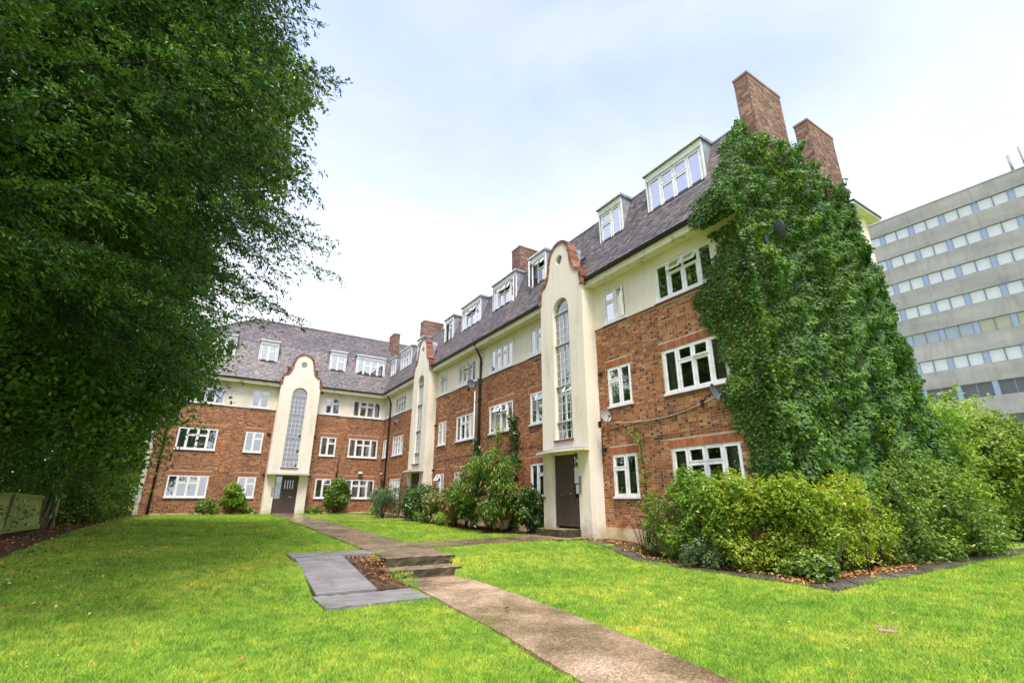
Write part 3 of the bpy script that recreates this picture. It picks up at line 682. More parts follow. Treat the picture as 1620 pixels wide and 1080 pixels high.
def sash(a, b2, z0, z1, s=.035, d0=.008, d1=.07):
    m = MB(); m.box(a, b2, d0, d1, z0, z0+s); m.box(a, b2, d0, d1, z1-s, z1); m.box(a, a+s, d0, d1, z0+s, z1-s); m.box(b2-s, b2, d0, d1, z0+s, z1-s); return m
_cache = {}
def cached(key, fn):
    if key not in _cache: _cache[key] = fn()
    return _cache[key]
def curtain_mesh(Wd, z0, z1, amp=.02, n=None, mat_=None, side=None):
    def mk():
        n_ = int(Wd/.03); V = []; F = []
        for i in range(n_+1):
            u = Wd*i/n_; d = amp*math.sin(u*42+math.sin(u*9)*1.5)+amp*.4*math.sin(u*97)
            V += [(u, d, z0), (u, d*.7, z1)]
        F = [(2*i, 2*i+2, 2*i+3, 2*i+1) for i in range(n_)]
        return npmesh('curtain', V, F, mat_, smooth=True)
    return cached(('cur', round(Wd, 2), round(z0, 2), round(z1, 2), mat_.name), mk)
def make_window(w, u, z, kind, ht, flip=False, open_=(), cur=None, glass=None, dd=0, label=None, simple=False, room=True, sill='tile'):
    W = WW[kind]
    def mkframe():
        fr, panes, vents = window_parts(kind, ht, flip)
        return fr.mesh('window', M_white), panes, vents
    me, panes, vents = cached(('win', kind, round(ht, 2), flip), mkframe)
    wo = place(me, 'window', w, u, z, dd)
    if label: wo['label'] = label
    g = glass or M_glass
    def opener(a, b2, z0, z1, idx, is_vent):
        sm = cached(('sash', round(b2-a, 3), round(z1-z0, 3), is_vent), lambda: (lambda m: m.mesh('casement', M_white))(sash(0, b2-a, -(z1-z0), 0) if is_vent else sash(0, b2-a, 0, z1-z0)))
        gm = cached(('gl', round(b2-a, 3), round(z1-z0, 3), is_vent, g.name), lambda: (lambda m: (m.add([(0.02, .04, (-(z1-z0) if is_vent else 0)+.02), (b2-a-.02, .04, (-(z1-z0) if is_vent else 0)+.02), (b2-a-.02, .04, (0 if is_vent else z1-z0)-.02), (0.02, .04, (0 if is_vent else z1-z0)-.02)], [(0, 1, 2, 3)]), m.mesh('pane', g))[1])(MB()))
        key = ('v' if is_vent else 'c')+str(idx)
        ang = dict(open_).get(key, 0)
        c_ = link('casement', sm, wo, (a, 0, z1 if is_vent else z0))
        if ang:
            if is_vent: c_.rotation_euler = (-R_(ang), 0, 0)       # hinged at the head, swings out
            else:
                c_.rotation_euler = (0, 0, -R_(ang)); 
        p = link('pane', gm, wo, c_.location, c_.rotation_euler)
    for i, (a, b2, z0, z1) in enumerate(panes): opener(a, b2, z0, z1, i, False)
    for i, (a, b2, z0, z1) in enumerate(vents): opener(a, b2, z0, z1, i, True)
    if room:
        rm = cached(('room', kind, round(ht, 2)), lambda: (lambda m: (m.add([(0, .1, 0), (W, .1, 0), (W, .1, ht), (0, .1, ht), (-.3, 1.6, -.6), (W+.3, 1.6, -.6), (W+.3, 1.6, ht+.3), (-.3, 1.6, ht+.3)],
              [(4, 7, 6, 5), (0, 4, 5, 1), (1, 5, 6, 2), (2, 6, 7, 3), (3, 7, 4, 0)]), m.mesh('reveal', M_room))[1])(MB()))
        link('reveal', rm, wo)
    if sill:
        sm = cached(('sill', kind, sill), lambda: (lambda m: (m.box(-.03, W+.03, -.06, .06, -.055, .0), m.mesh('sill', M_white))[1])(MB()))
        link('sill', sm, wo)
        if sill == 'tile':
            s2 = cached(('sill2', kind), lambda: (lambda m: (m.box(-.05, W+.05, -.045, .0, -.10, -.057), m.mesh('sill_tile', M_sill))[1])(MB()))
            link('sill_tile', s2, wo)
    if cur == 'net': link('curtain', curtain_mesh(W-.1, .03, ht-.04, .014, mat_=M_net), wo, (.05, .16, 0))
    elif cur == 'half': link('curtain', curtain_mesh(W-.1, .03, ht*.58, .012, mat_=M_net), wo, (.05, .16, 0))
    elif cur == 'blind': link('curtain', curtain_mesh(W-.1, .03, ht-.04, .001, mat_=M_blind), wo, (.05, .16, 0))
    elif cur == 'drapes':
        for a in (.05, W-.05-W*.2): link('curtain', curtain_mesh(W*.2, .02, ht-.03, .03, mat_=M_drape), wo, (a, .18, 0))
    elif cur == 'sidenet':
        for a in (.05, W-.05-W*.3): link('curtain', curtain_mesh(W*.3, .02, ht-.03, .025, mat_=M_net), wo, (a, .18, 0))
    return wo
curL = {0: ['net', 'blind', 'net'], 1: ['net', 'blind', 'blind'], 2: ['sidenet', 'net', 'drapes'], 3: ['net', 'sidenet', 'sidenet']}
flipL = {0: 0, 1: 0, 2: 0, 3: 0}
openL = {(0, 2): (('v0', 24), ('v1', 20)), (2, 0): (('v0', 14),)}
curR = {0: ['', 'sidenet', 'net'], 1: ['net', 'net', 'sidenet'], 2: ['net']*3, 3: ['sidenet', 'sidenet', None], 4: ['drapes', 'net', 'drapes'], 5: ['half', 'half', 'net'], 6: ['half', 'drapes', 'net'], 7: ['half', 'drapes', None], 8: ['drapes', 'drapes', None]}
openR = {(8, 2): (('v0', 26), ('v1', 30)), (8, 1): (('v1', 6),), (7, 2): (('c1', 12),), (3, 0): (('v0', 32),), (3, 2): (('v0', 22),), (4, 2): (('v0', 26), ('v1', 22)), (5, 1): (('v0', 28), ('v1', 10)), (6, 1): (('v0', 24),)}
flipR = {7: 1, 3: 1}
for i, (k, u) in enumerate(Lwin):
    for f_ in range(3): make_window('L', u, S[f_], k, H[f_]-S[f_], bool(flipL.get(i)), openL.get((i, f_), ()), curL[i][f_])
for i, (k, u) in enumerate(Rwin):
    for f_ in range(3):
        if k == 'slim' and f_ == 0: continue
        op = openR.get((i, f_), ()); lab = 'window with its top vents standing open' if any(q[0][0] == 'v' for q in op) else None
        make_window('R', u, S[f_], k, H[f_]-S[f_], bool(flipR.get(i)), op, curR[i][f_], label=lab, glass=M_glass_top if (f_ == 2 and i >= 7) else None)
# service door in the corner
mb = MB(); mb.box(.12, 1.04, .03, .09, -.86, 1.22); sd_ = mb.build('service_door', M_door, apt, (0, 0, 0), (0, 0, ROT['R']))
mb = MB(); [mb.box(.18+k*.14, .30+k*.14, .018, .03, -.7, 1.1) for k in range(6)]; mb.build('door_panel', M_pipe, sd_)

# ---------------- dormers
def slope_d(z): return ED+(KD-ED)*(z-EZ)/(KZ-EZ)
openD = {('R', 4): (('v0', 25), ('v1', 34)), ('R', 5): (('v0', 32), ('v1', 28), ('c3', 14)), ('R', 6): (('c0', 60), ('v0', 40)), ('R', 3): (('c0', 35),)}
curD = {('R', 3): 'net', ('R', 4): 'net', ('R', 5): 'sidenet', ('R', 6): 'sidenet', ('R', 7): 'net', ('R', 8): 'net', ('L', 0): 'net', ('L', 1): 'blind', ('L', 2): 'blind', ('L', 3): 'sidenet', ('R', 1): 'sidenet', ('R', 0): 'net', ('R', 2): 'net'}
for w in 'LR':
    for i, (u, k) in enumerate(dorm[w]):
        W = WW[k]; h_ = 1.33
        def mk():
            q = MB()
            for s_ in (0, 1):                       # lead cheeks
                x0, x1 = (-.07, -.005) if s_ == 0 else (W+.005, W+.07)
                q.prism([(DF-.02, DZ0-.06), (slope_d(DZ0-.06)+.03, DZ0-.06), (KD+.9, KZ+.62), (KD+.9, DZ1-.05), (DF-.02, DZ1-.05)], x0, x1, 'x')
            q.box(-.12, W+.12, DF-.10, KD+.9, DZ1-.05, DZ1+.05)
            return q.mesh('dormer', M_lead)
        do = place(cached(('dorm', k), mk), 'dormer', w, u)
        q = MB(); q.box(-.07, W+.07, DF-.045, DF-.005, DZ0+h_+.0, DZ1-.052); q.box(-.12, W+.12, DF-.13, DF-.10, DZ1-.04, DZ1+.02); q.box(-.075, -.02, DF-.03, DF+.02, DZ0-.05, DZ0+h_)
        q.box(W+.02, W+.075, DF-.03, DF+.02, DZ0-.05, DZ0+h_)
        link('fascia', cached(('fas', k), lambda: q.mesh('fascia', M_white)), do)
        wo = make_window(w, u, DZ0, k, h_, k == 'small' and (w == 'R' and i in (7,)), openD.get((w, i), ()), curD.get((w, i)), glass=M_glass_dormer, dd=DF-.02, sill='lead')

# ---------------- stair towers
def outline(n=10):
    """half outline of the shaped gable: (offset from centre, z), from springing to the top"""
    P = [(1.24, 7.30), (1.24, 7.52), (1.13, 7.56), (1.13, 7.80), (1.02, 7.84)]
    for i in range(1, n+1):                 # concave sweep
        a = i/n; P.append((1.02-.42*math.sin(a*math.pi/2)**.9, 7.84+.92*(1-math.cos(a*math.pi/2))**.85))
    P += [(.56, 8.80), (.545, 8.86)]
    for i in range(1, n+1):
        a = i/n*math.pi/2; P.append((.54*math.cos(a), 8.86+.50*math.sin(a)))
    return P
HALF = outline()
def tower(w, c_, door_side, num):
    D0 = -.55
    e = empty('stair_tower', loc(w, c_), apt, ROT[w])
    if w == 'L': e['label'] = 'stair tower in the middle of the far wing'
    # shell: front wall with arch window and door opening, built as vertical slices
    mb = MB(); aw = .47; ab, aspring = 1.88, 6.62; dw = .68; dt = 1.36; zb = -1.6
    def top(x):
        x = abs(x); best = 0
        pts = HALF[::-1]
        for (xa, za), (xb, zb_) in zip(pts, pts[1:]):
            if xa <= x <= xb: return za+(zb_-za)*((x-xa)/(xb-xa) if xb > xa else 0)
        return 7.3
    xsl = sorted(set([round(v, 4) for v in list(np.linspace(-1.24, 1.24, 63))+[-aw, aw, -dw, dw, -1.13, 1.13, -1.02, 1.02, -.56, .56]+[-.28+.0, .28]]))
    oc_r, oc_z = .20, 8.70
    th = .22
    for a, b2 in zip(xsl, xsl[1:]):
        m_ = (a+b2)/2; za, zb2 = top(a if abs(a) < abs(b2) else a), top(b2)
        ta, tb = top(a+1e-4), top(b2-1e-4)
        solid = []
        if abs(m_) < dw: start = dt
        else: start = zb
        if abs(m_) < aw:
            ya = aspring+math.sqrt(max(0, aw**2-a**2)); yb = aspring+math.sqrt(max(0, aw**2-b2**2))
            mb.add([(a, D0, start), (b2, D0, start), (b2, D0, ab), (a, D0, ab), (a, D0+th, start), (b2, D0+th, start), (b2, D0+th, ab), (a, D0+th, ab)], [(0, 1, 2, 3), (3, 2, 6, 7), (0, 4, 5, 1)])
            lo = (ya, yb)
        else: lo = (start, start)
        def piece(lo, hi, under):
            mb.add([(a, D0, lo[0]), (b2, D0, lo[1]), (b2, D0, hi[1]), (a, D0, hi[0]), (a, D0+th, lo[0]), (b2, D0+th, lo[1]), (b2, D0+th, hi[1]), (a, D0+th, hi[0])],
                   [(0, 1, 2, 3), (3, 2, 6, 7), (7, 6, 5, 4)]+([(0, 4, 5, 1)] if under else []))
        if abs(m_) < oc_r:
            ra, rb = math.sqrt(max(0, oc_r**2-a**2)), math.sqrt(max(0, oc_r**2-b2**2))
            piece(lo, (oc_z-ra, oc_z-rb), abs(m_) < aw); piece((oc_z+ra, oc_z+rb), (ta, tb), True)
        else: piece(lo, (ta, tb), abs(m_) < aw)
    # reveals and sides
    for s_ in (-1, 1):
        mb.add([(s_*aw, D0, ab), (s_*aw, D0+th, ab), (s_*aw, D0+th, aspring), (s_*aw, D0, aspring)], [(0, 1, 2, 3)])
        mb.add([(s_*dw, D0, zb), (s_*dw, D0+th, zb), (s_*dw, D0+th, dt), (s_*dw, D0, dt)], [(0, 1, 2, 3)])
        mb.add([(s_*1.24, D0, zb), (s_*1.24, .1, zb), (s_*1.24, .1, 7.3), (s_*1.24, D0, 7.3)], [(0, 1, 2, 3)])
        mb.add([(s_*1.24, D0, 7.3), (s_*1.24, D0+.9, 7.3), (s_*1.24, D0+.9, 7.52), (s_*1.24, D0, 7.52)], [(0, 1, 2, 3)])
    shell = mb.build('tower_wall', M_cream, e)
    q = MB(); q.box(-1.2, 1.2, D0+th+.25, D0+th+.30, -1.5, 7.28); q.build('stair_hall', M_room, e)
    # roof block behind the shaped gable
    q = MB(); pts = [(x, z-.07) for x, z in HALF]; poly = [(x, z) for x, z in pts]+[(-x, z) for x, z in pts[::-1][1:]]
    q.prism(poly, D0+th, D0+th+1.1, 'y'); q.build('gable_roof', M_lead, e)
    # brick coping following the outline
    full = [(x, z) for x, z in HALF]+[(-x, z) for x, z in HALF[::-1][1:]]
    q = MB(); L_ = [0]
    for p0, p1 in zip(full, full[1:]): L_.append(L_[-1]+math.hypot(p1[0]-p0[0], p1[1]-p0[1]))
    nb_ = int(L_[-1]/.078)
    def at(s_):
        s_ = min(max(s_, 0), L_[-1]-1e-6); i = max(0, np.searchsorted(L_, s_, side='right')-1); i = min(i, len(full)-2)
        t_ = (s_-L_[i])/(L_[i+1]-L_[i]); p = np.array(full[i])*(1-t_)+np.array(full[i+1])*t_; d = np.array(full[i+1])-np.array(full[i]); d = d/np.linalg.norm(d); return p, d
    for k in range(nb_):
        p, d = at((k+.5)*L_[-1]/nb_); nrm = np.array([d[1], -d[0]]); hw = L_[-1]/nb_/2-.004
        if p[1] < 7.45: continue
        a_ = p-d*hw-nrm*.0; b_ = p+d*hw; o1 = a_+nrm*.125; o2 = b_+nrm*.125
        q.prism([tuple(a_), tuple(b_), tuple(o2), tuple(o1)], D0-.035, D0+th+.12, 'y', random.random())
    cp = q.build('coping', M_brick_coping, e); cp['kind'] = 'stuff'
    # little brick kneelers at the springing
    for s_ in (-1, 1):
        q = MB()
        for k in range(4): q.box(min(s_*1.16, s_*1.33), max(s_*1.16, s_*1.33), D0-.03, D0+.36, 7.20+k*.085, 7.275+k*.085, random.random())
        q.build('kneeler', M_brick_coping, e)
    # oculus
    q = MB(); ring = [(oc_r*1.0*math.cos(a), D0+.10, oc_z+oc_r*math.sin(a)) for a in np.linspace(0, 2*math.pi, 25)]
    q.tube(ring, .022, 6); oc = q.build('oculus', M_metalframe, e)
    q = MB(); q.add([(oc_r*math.cos(a), D0+.11, oc_z+oc_r*math.sin(a)) for a in np.linspace(0, 2*math.pi, 24, endpoint=False)], [tuple(range(24))]); q.build('pane', M_glass_stair, oc)
    q = MB(); q.box(-oc_r, oc_r, D0+.16, D0+.18, oc_z-oc_r, oc_z+oc_r); q.build('backing', M_odark, oc)
    # stair window
    fd = D0+.13; q = MB(); trans = [1.88, 2.49, 3.76, 5.31, 6.55]; rows = [2, 4, 5, 4]
    q.box(-aw, -aw+.03, fd, fd+.05, ab, aspring); q.box(aw-.03, aw, fd, fd+.05, ab, aspring); q.box(-.022, .022, fd-.015, fd+.04, ab, 6.55)
    for z_ in trans: q.box(-aw-.02, aw+.02, fd-.06, fd+.04, z_-.022, z_+.022)
    arc = [(aw*.97*math.cos(a), fd+.02, aspring-.03+aw*.97*math.sin(a)) for a in np.linspace(0, math.pi, 21)]; q.tube(arc, .02, 6)
    sw = q.build('stair_window', M_metalframe, e)
    q = MB()
    for j in range(4):
        z0_, z1_ = trans[j], trans[j+1]
        for k in range(1, rows[j]):
            zz = z0_+(z1_-z0_)*k/rows[j]; q.box(-aw+.03, aw-.03, fd+.006, fd+.026, zz-.010, zz+.010)
    for x_ in (-aw/2, aw/2): q.box(x_-.010, x_+.010, fd+.004, fd+.028, ab, 6.55)
    for a in (36, 72, 108, 144): 
        ca, sa = math.cos(R_(a)), math.sin(R_(a)); q.tube([(.12*ca, fd+.015, 6.57+.12*sa), (aw*.95*ca, fd+.015, 6.58+aw*.95*sa)], .009, 5)
    for rr_ in (.14, .30): q.tube([(rr_*math.cos(a), fd+.015, 6.57+rr_*math.sin(a)) for a in np.linspace(0, math.pi, 15)], .009, 5)
    q.build('glazing_bars', M_white, sw)
    for j in range(4):
        z0_, z1_ = trans[j], trans[j+1]; q = MB(); nu = 4
        for a in range(nu):
            for k in range(rows[j]):
                ua, ub = -aw+2*aw*a/nu, -aw+2*aw*(a+1)/nu; va, vb = z0_+(z1_-z0_)*k/rows[j], z0_+(z1_-z0_)*(k+1)/rows[j]
                t1, t2, t3 = [random.uniform(-.004, .004) for _ in range(3)]
                q.add([(ua, fd+.017+t1, va), (ub, fd+.017+t2, va), (ub, fd+.017-t1, vb), (ua, fd+.017+t3, vb)], [(0, 1, 2, 3)])
        q.build('pane', M_glass_stair, sw)
    q = MB(); q.add([(0, fd+.017, 6.56)]+[(aw*math.cos(a), fd+.017, 6.58+aw*math.sin(a)) for a in np.linspace(0, math.pi, 16)], [tuple(range(17))]); q.build('pane', M_glass_stair, sw)
    q = MB(); q.box(-aw-.06, aw+.06, D0-.05, D0+.1, ab-.085, ab-.02); q.build('sill_tile', M_sill, sw)
    if num == 3:                        # opened lights on the nearest tower
        for a_, ang in ((.02, 55),):
            q = sash(0, aw-.05, 0, .88, .028, 0, .03); o = q.build('casement', M_white, sw, (.02, fd, 2.52), (0, 0, R_(-8)))
        q = sash(0, aw-.05, -.3, 0, .028, 0, .03); q.build('casement', M_white, sw, (.02, fd-.02, 3.74), (R_(-35), 0, 0)); 
    # canopy, gently bowed
    q = MB(); n_ = 16; fr = [(-1.27+2.54*i/n_, D0-.30-.24*math.sin(math.pi*i/n_)) for i in range(n_+1)]
    poly = [(-1.27, D0-.003)]+fr+[(1.27, D0-.003)]; q.prism(poly, 1.40, 1.475, 'z'); cn = q.build('canopy', M_eave, e)
    q = MB(); q.prism([(x*.98, y+.03) for x, y in poly[1:-1]]+[(1.24, D0-.004), (-1.24, D0-.004)], 1.477, 1.50, 'z'); q.build('canopy_top', M_lead, cn)
    # entrance door: boarded leaf + glazed side light
    dd_ = D0+.12; s_ = 1 if door_side == 'R' else -1     # leaf is on the s_<0 side of the side light
    q = MB(); zb0, zt0 = -.90, 1.36
    q.box(-dw, -dw+.05, dd_-.02, dd_+.05, zb0, zt0); q.box(dw-.05, dw, dd_-.02, dd_+.05, zb0, zt0); q.box(-dw, dw, dd_-.021, dd_+.05, zt0-.07, zt0); q.box(-dw, dw, dd_-.03, dd_+.05, zb0, zb0+.07)
    xm = s_*.27; q.box(xm-.02, xm+.02, dd_-.019, dd_+.05, zb0, zt0)
    df = q.build('entrance_door', M_door, e)
    la, lb = (-dw+.052, xm-.022) if s_ > 0 else (xm+.022, dw-.052)
    q = MB(); q.box(la, lb, dd_+.03, dd_+.04, zb0+.07, zt0-.07)
    q.box(la, la+.11, dd_, dd_+.012, zb0+.07, zt0-.07); q.box(lb-.11, lb, dd_, dd_+.012, zb0+.07, zt0-.07)
    for z_ in (zb0+.07, .02, zt0-.22): q.box(la+.11, lb-.11, dd_+.001, dd_+.012, z_, z_+.16)
    q.build('door_leaf', M_door, df)
    nbd = 6; wdt = (lb-la-.22)/nbd
    for k in range(nbd):
        for (za_, zb_) in ((zb0+.235, .015), (.185, zt0-.225)):
            q = MB(); q.box(la+.11+k*wdt+.008, la+.11+(k+1)*wdt-.008, dd_+.003, dd_+.012, za_, zb_); q.build('board', M_door, df)
    if w == 'L':
        for k in range(4): q = MB(); q.box(la+.14+k*wdt*1.4, la+.14+k*wdt*1.4+.05, dd_-.001, dd_+.004, .55, 1.08); q.build('pane', M_glass_stair, df)
    ga, gb = (xm+.022, dw-.052) if s_ > 0 else (-dw+.052, xm-.022)
    q = MB(); q.box(ga, gb, dd_, dd_+.04, zb0+.07, zb0+.85); q.build('door_leaf', M_door, df)
    q = MB(); q.add([(ga, dd_+.02, zb0+.85), (gb, dd_+.02, zb0+.85), (gb, dd_+.02, zt0-.07), (ga, dd_+.02, zt0-.07)], [(0, 1, 2, 3)]); q.build('pane', M_glass_stair if w == 'L' else M_glass, df)
    q = MB(); q.box(ga+.04, gb-.03, dd_+.002, dd_+.006, .42, .92) if True else 0; q.build('notice', M_paper, df)
    if num == 3: q = MB(); q.box(ga+.10, gb-.01, dd_+.002, dd_+.006, .10, .38); q.build('notice', M_paper, df)
    q = MB(); q.box(la+.2 if s_ > 0 else lb-.42, la+.42 if s_ > 0 else lb-.2, dd_-.008, dd_+.002, .03, .08); q.build('letter_box', M_brass, df)
    q = MB(); q.tube([(lb-.06 if s_ > 0 else la+.06, dd_+.01, .10), (lb-.06 if s_ > 0 else la+.06, dd_-.06, .10)], .028, 10); q.build('door_knob', M_brass, df)
    q = MB(); x_ = s_*(dw+.10) ; q.box(x_-.05, x_+.05, D0-.035, D0-.002, .12, .62); q.build('entry_phone', M_steel, e)
    return e
tower('L', -6.12, 'L', 1); tower('R', 8.3, 'R', 2); tower('R', 22.01, 'R', 3)

# ---------------- chimneys
def chimney(x0, x1, y0, y1, z0, z1, lab=None):
    mb = MB(); mb.box(x0+.012, x1-.012, y0+.012, y1-.012, z0, z1); c_ = mb.build('chimney', M_mortar, apt)
    q = MB(); z = z0; row = 0
    while z < z1-.3:
        for (ax, a0, a1, p) in (('x', x0, x1, y0), ('y', y0, y1, x0), ('x', x0, x1, y1), ('y', y0, y1, x1)):
            u = a0-(.05 if row % 2 else .16); k = row
            while u < a1:
                ln = .1025 if k % 2 else .215; a, b2 = max(u, a0), min(u+ln, a1)
                if b2-a > .02:
                    s_ = 1 if p in (y1, x1) and not (p == y0 or p == x0) else -1
                    o_ = p-s_*.0; i_ = p-s_*.02; lo_, hi_ = min(o_, i_), max(o_, i_)
                    if ax == 'y': a, b2 = max(a, a0+.0205), min(b2, a1-.0205)
                    if b2-a < .005: u += ln+.01; k += 1; continue
                    if ax == 'x': q.box(a, b2, lo_, hi_, z, z+.065, random.random())
                    else: q.box(lo_, hi_, a, b2, z, z+.065, random.random())
                u += ln+.01; k += 1
        z += .075; row += 1
    bk = q.build('brickwork', M_brick_stack, c_); bk['kind'] = 'stuff'
    q = MB(); q.box(x0-.004, x1+.004, y0-.004, y1+.004, z1-.30, z1-.08, .4); q.box(x0-.025, x1+.025, y0-.025, y1+.025, z1-.078, z1-.0, .9); q.build('chimney_cap', M_brick_stack, c_)
    return c_
chimney(1.88, 3.78, -28.97, -28.50, 9.6, 13.1)
chimney(5.53, 7.36, -28.97, -28.50, 9.6, 13.05)
chimney(1.64, 3.55, -15.9, -15.1, 10.4, 13.0)
chimney(1.65, 3.25, -2.45, -1.65, 10.4, 13.05)
chimney(.66, 1.16, 1.6, 2.85, 9.9, 13.0)

# ---------------- pipes, vents and wall things that belong to the block
def pipe(w, u, z0, z1, r=.05, m=M_black, d=-.075, off=True, name='downpipe'):
    q = MB(); pts = [(u, d, z0), (u, d, z1)]
    if off: pts += [(u, d-.02, z1+.08), (u-.05, -.40, SOF+.12), (u-.05, -.44, SOF+.24)]
    q.tube(pts, r, 8)
    z = z0+.3
    while z < z1: q.box(u-r-.03, u+r+.03, d-.02, d+.07, z, z+.05); z += 1.8
    q.build(name, m, apt, (0, 0, 0), (0, 0, ROT[w]))
pipe('L', -13.05, -1.1, 6.6, .055); pipe('R', 1.35, -1.1, 6.5, .055); pipe('R', 14.98, -1.2, 6.5, .055); pipe('R', 14.74, -1.2, 5.6, .045, M_pipe, off=False); pipe('L', -3.0, 1.3, 2.9, .03, M_pipe, off=False); pipe('R', 4.72, -1, 1.5, .04, M_pipe, off=False)
pipe('R', 14.45, -1.2, 5.0, .03, M_cream, off=False)
q = MB(); q.box(-13.72, -13.5, .02, .12, -1.3, 7.0); q.build('corner_strip', M_cream, apt)
for w, u, z in (('R', 23.42, 3.9), ('R', 23.42, 1.42), ('L', -7.55, 3.95), ('L', -7.5, 1.4), ('L', -4.72, 3.95), ('L', -4.72, 1.4), ('L', -4.62, 7.0), ('R', 9.7, 3.9), ('R', 9.7, 1.45)):
    q = MB(); q.box(u-.07, u+.07, -.09, -.001, z-.05, z+.06); q.box(u-.05, u+.05, -.12, -.09, z-.03, z+.03); q.build('air_vent', M_black, apt, (0, 0, 0), (0, 0, ROT[w]))
# thin black cable runs clipped to the near wall
def cable(pts, r=.008, m=M_black, name='wall_cable'):
    q = MB(); q.tube([(-.02-(p[2] if len(p) > 2 else 0), -p[0], p[1]) for p in pts], r, 5); return q.build(name, m, apt)
cable([(23.5, 2.02), (24.5, 2.06), (26, 2.16), (27.3, 2.30)], .010); cable([(24.9, 1.60), (26, 1.62), (27.9, 1.66)], .008); cable([(10, 1.9), (12, 1.93), (14.4, 1.98)], .008); cable([(15.2, 1.95), (17, 1.93), (20.7, 1.9)], .008)
cable([(23.3, 1.0), (23.31, 1.9), (23.45, 2.2)], .012)

# ================================================================== OFFICE BLOCK
AZ = R_(87.0); on = np.array([math.sin(AZ), math.cos(AZ)]); os_ = np.array([-math.cos(AZ), math.sin(AZ)]); OD = 67.0
base = CP[:2]+on*OD
# local frame: x to the right as seen from outside (= -os_), y = inwards (= on)
ang = math.atan2(-os_[1], -os_[0])
off_ = empty('office_block', (base[0], base[1], CP[2]), None, ang); tag(off_, 'long grey concrete office block with seven rows of strip windows behind the trees', 'building')
# local x for lateral s (units of distance) is -s*OD ; z above eye = t*OD
def ox(s): return -s*OD
XL, XR = ox(.62), ox(-.42)
rows_ = [(.4480, .4672), (.3988, .4190), (.3496, .3702), (.3000, .3206), (.2516, .2722), (.2028, .2234), (.1536, .1760), (.1040, .1250)]
mb = MB(); zt = .4935*OD
edges_ = [zt]
for i, (a, b2) in enumerate(rows_):
    top_ = zt if i == 0 else rows_[i-1][0]*OD
    q = MB(); x = XL
    while x < XR:
        x2 = min(x+5.69, XR); q.box(x+.012, x2-.012, -.02 if i else -.05, .3, b2*OD, top_-.0); x = x2
    # horizontal recessed line
    q.box(XL, XR, .0, .29, b2*OD, top_-.002)
    q.build('spandrel', M_office, off_)
q = MB(); q.box(XL, XR, .0, .3, -3, rows_[-1][0]*OD); q.build('wall', M_office, off_)
q = MB(); q.box(XL, XR, .7, 14, -3, zt-.3); q.box(XL, XR, .3, .7, zt-.5, zt-.2); q.build('core', M_odark, off_)
q = MB(); q.box(XL-.1, XR+.1, -.08, .4, zt, zt+.12); q.build('parapet_coping', M_office, off_)
wm = {}
s0 = .238
for r_i, (a, b2) in enumerate(rows_):
    hh = (b2-a)*OD
    for k in range(-14, 8):
        s_ = s0-.0426*k            # pier position
        xp = ox(s_)
        if xp < XL+3 or xp > XR-3: continue
        seen = -.02 < s_ < .30
        pk = ('p', r_i)
        if pk not in wm: q = MB(); q.box(-.21, .21, .04 if r_i != 6 else -.0, .3, 0, hh); wm[pk] = q.mesh('panel', M_opanel)
        link('panel', wm[pk], off_, (xp, 0, a*OD))
        for j in (0, 1):
            x0 = xp+.215+j*1.215; Wd = 1.205
            key = ('w', r_i)
            if key not in wm:
                q = MB(); q.box(0, Wd, .04, .17, 0, .05); q.box(0, Wd, .04, .17, hh-.05, hh); q.box(0, .04, .04, .17, .05, hh-.05); q.box(Wd-.04, Wd, .04, .17, .05, hh-.05)
                wm[key] = q.mesh('window', M_ofr)
                q = MB(); q.add([(.04, .08, .05), (Wd-.04, .08, .05), (Wd-.04, .08, hh-.05), (.04, .08, hh-.05)], [(0, 1, 2, 3)]); wm['g', r_i] = q.mesh('pane', M_glass_off)
            fo = link('window', wm[key], off_, (x0, 0, a*OD)); link('pane', wm['g', r_i], fo)
            if r_i in (6, 7): mtl = None
            elif r_i == 4: mtl = M_oblind_y if k > 1 else M_oblind_b
            else: mtl = M_oblind
            if mtl:
                vb = 'b%d%s' % (r_i, mtl.name)
                if vb not in wm: q = MB(); q.add([(.03, .15, .03), (Wd-.03, .15, .03), (Wd-.03, .15, hh-.03), (.03, .15, hh-.03)], [(0, 1, 2, 3)]); wm[vb] = q.mesh('blind', mtl)
                link('blind', wm[vb], fo)
for s_, hh in ((.057, 2.6), (.0432, 3.1), (.0265, 2.4), (.0085, 2.6)):
    q = MB(); q.tube([(0, 0, 0), (0, 0, hh)], .13 if hh != 3.1 else .08, 8); q.box(-.3, .3, -.3, .3, -.1, .1); o = q.build('flue', M_office, off_, (ox(s_), .9, zt-.1))

